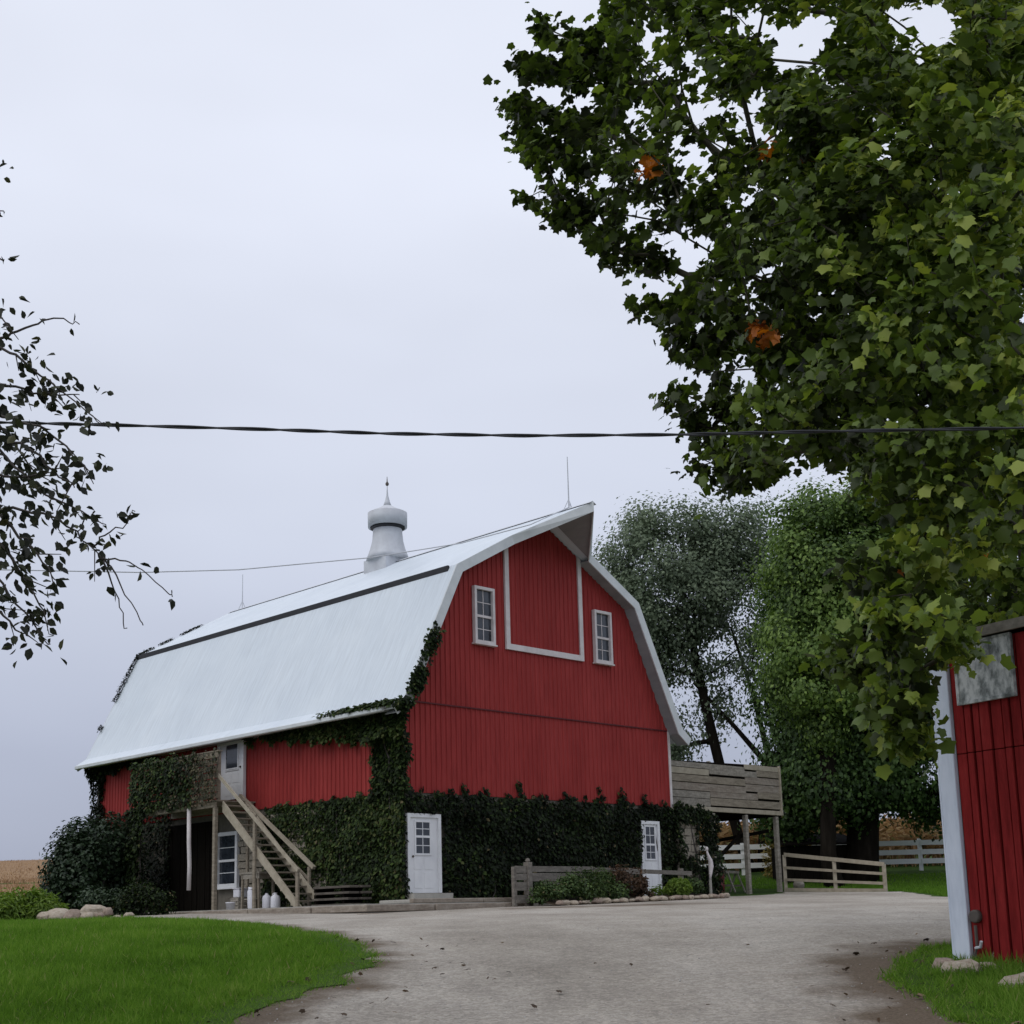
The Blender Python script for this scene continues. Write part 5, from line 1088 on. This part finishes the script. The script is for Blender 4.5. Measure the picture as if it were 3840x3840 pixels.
for k, tw in enumerate(TW):
    dep = 7.0+.55*math.sin(k*2.4) if k not in (5, 6, 7, 8) else 7.0+.55*math.sin(4*2.4)
    if k == 4: dep = 7.0+.55*math.sin(4*2.4)
    pts = [np.array(at(x*1.98758, y*1.98758, dep+.05*random.uniform(-1, 1)))-B0 for x, y in tw]
    for _ in range(2):
        q_ = [pts[0]]
        for i in range(len(pts)-1): q_ += [pts[i]*.75+pts[i+1]*.25+RNG.normal(0, .006, 3), pts[i]*.25+pts[i+1]*.75+RNG.normal(0, .006, 3)]
        pts = q_+[pts[-1]]
    fr_ = .006 if k in (5, 6, 7, 8) else .011
    rs = [max(.003, fr_*(1-.8*i/(len(pts)-1))) for i in range(len(pts))]; lb_.tube(pts, rs, 5)
    if tw[0][0] < 0:   # run the branch back to the trunk
        z = min(max(pts[0][2]-.5, 1.4), 6.6); lb_.tube([np.array((.15, -.1, z)), np.array((1.3, -.4, z+.15+.5*(pts[0][2]-z))), pts[0]], [.04, .02, rs[0]], 6)
    sparse = k in (5, 6, 7, 8, 0, 16, 17)
    for i in range(len(pts)-1):
        seg = pts[i+1]-pts[i]; ln = np.linalg.norm(seg); m = max(1, int(ln/(.016 if not sparse else .05)))
        if k in (6, 7): m = 1
        for j in range(m):
            if not sparse or RNG.random() < (.25 if k in (6, 7) else .7):
                reach = RNG.random()*(.16 if not sparse else .05); side = rnd(1)[0]; side /= np.linalg.norm(side)
                for _ in range(1 if sparse else 2):
                    P.append(pts[i]+seg*(j+RNG.random())/m+side*reach+RNG.normal(0, .02, 3)); nr.append(RNG.normal(0, 1, 3)+np.array([0, -.3, .2])); tp.append(side*.5+seg/max(ln, .01)*.5+RNG.normal(0, .4, 3)+np.array([0, 0, -.6])); sz.append(RNG.uniform(.044, .068))
        if not sparse and i % 3 == 1:     # side twiglets
            q = pts[i]+rnd(1)[0]*.05+np.array([.05, 0, -.05]); lb_.tube([pts[i], q], [.004, .002], 4)
# crown outside the picture, so the tree stands complete
ex = ell(420, (-6.3, 8.4, 6.2), (2.9, 2.9, 3.4), .2, 3.0); x, y, dp = project_np(ex); ex = ex[(x < -150) & (dp > 1)]
for c in ex[:230]:
    c = c-B0; z = min(max(c[2]-.8, 1.4), 7.0); lb_.tube([(.2, -.15, z), tuple(c*.5+np.array([.1, -.07, z*.5+.2])), tuple(c)], [.03, .015, .004], 4)
    for _ in range(26): P.append(c+RNG.normal(0, .2, 3)); nr.append(RNG.normal(0, 1, 3)); tp.append(RNG.normal(0, 1, 3)+np.array([0, 0, -.6])); sz.append(RNG.uniform(.045, .075))
lb_.build('limbs', M['twig'], t, True)['kind'] = 'stuff'
d = dict(P=np.array(P), nr=np.array(nr), tp=np.array(tp), sz=np.array(sz), tn=np.clip(RNG.normal(.45, .25, len(P)), 0, 1), tpl=tpl_ovate(), mat=M['leaf_small'], base=B0)
d = split_leaves(t, d, 180, 'leaf', tpl_ovate, M['leaf_small'], 6); crown(t, d)

# ------------------------------------------------------------------ WIRES
pts = [at(x*1.98758, y*1.98758, 8.2) for x, y in ((-900, 770), (-400, 786), (0, 797), (180, 801), (500, 810), (730, 818), (990, 822), (1290, 820), (1500, 815), (1900, 808), (2500, 790), (3000, 770))]
dense = []
for i in range(len(pts)-1):
    for k in range(14): dense.append(pts[i].lerp(pts[i+1], k/14))
t = empty('service_cable', dense[0], 0, 'thick twisted black cable crossing the sky from tree to tree', 'cable')
for s in (0, 1):
    mb = MB(); mb.tube([p-dense[0]+Vector((0, .006*math.cos(i*.55+s*math.pi), .006*math.sin(i*.55+s*math.pi))) for i, p in enumerate(dense)], .0064, 6); mb.build('strand', M['wire'], t, True)
pe = b2w(W/2, -1.2, RG[1]+.05); PX = [(-500, 1050, 30), (0, 1075, 32.8), (265, 1080, 34.2), (450, 1075, 35.4), (700, 1052, 36.9), (870, 1025, 38.2), (1000, 990, 39.0)]
pts = [at(x*1.98758, y*1.98758, dd) for x, y, dd in PX]+[pe]
t = MB().tube([p-pe for p in pts], .016, 5).build('thin_wire', M['galv'], None, True); t.location = pe; tag(t, 'thin grey wire running from the left to the barn ridge end', 'wire')
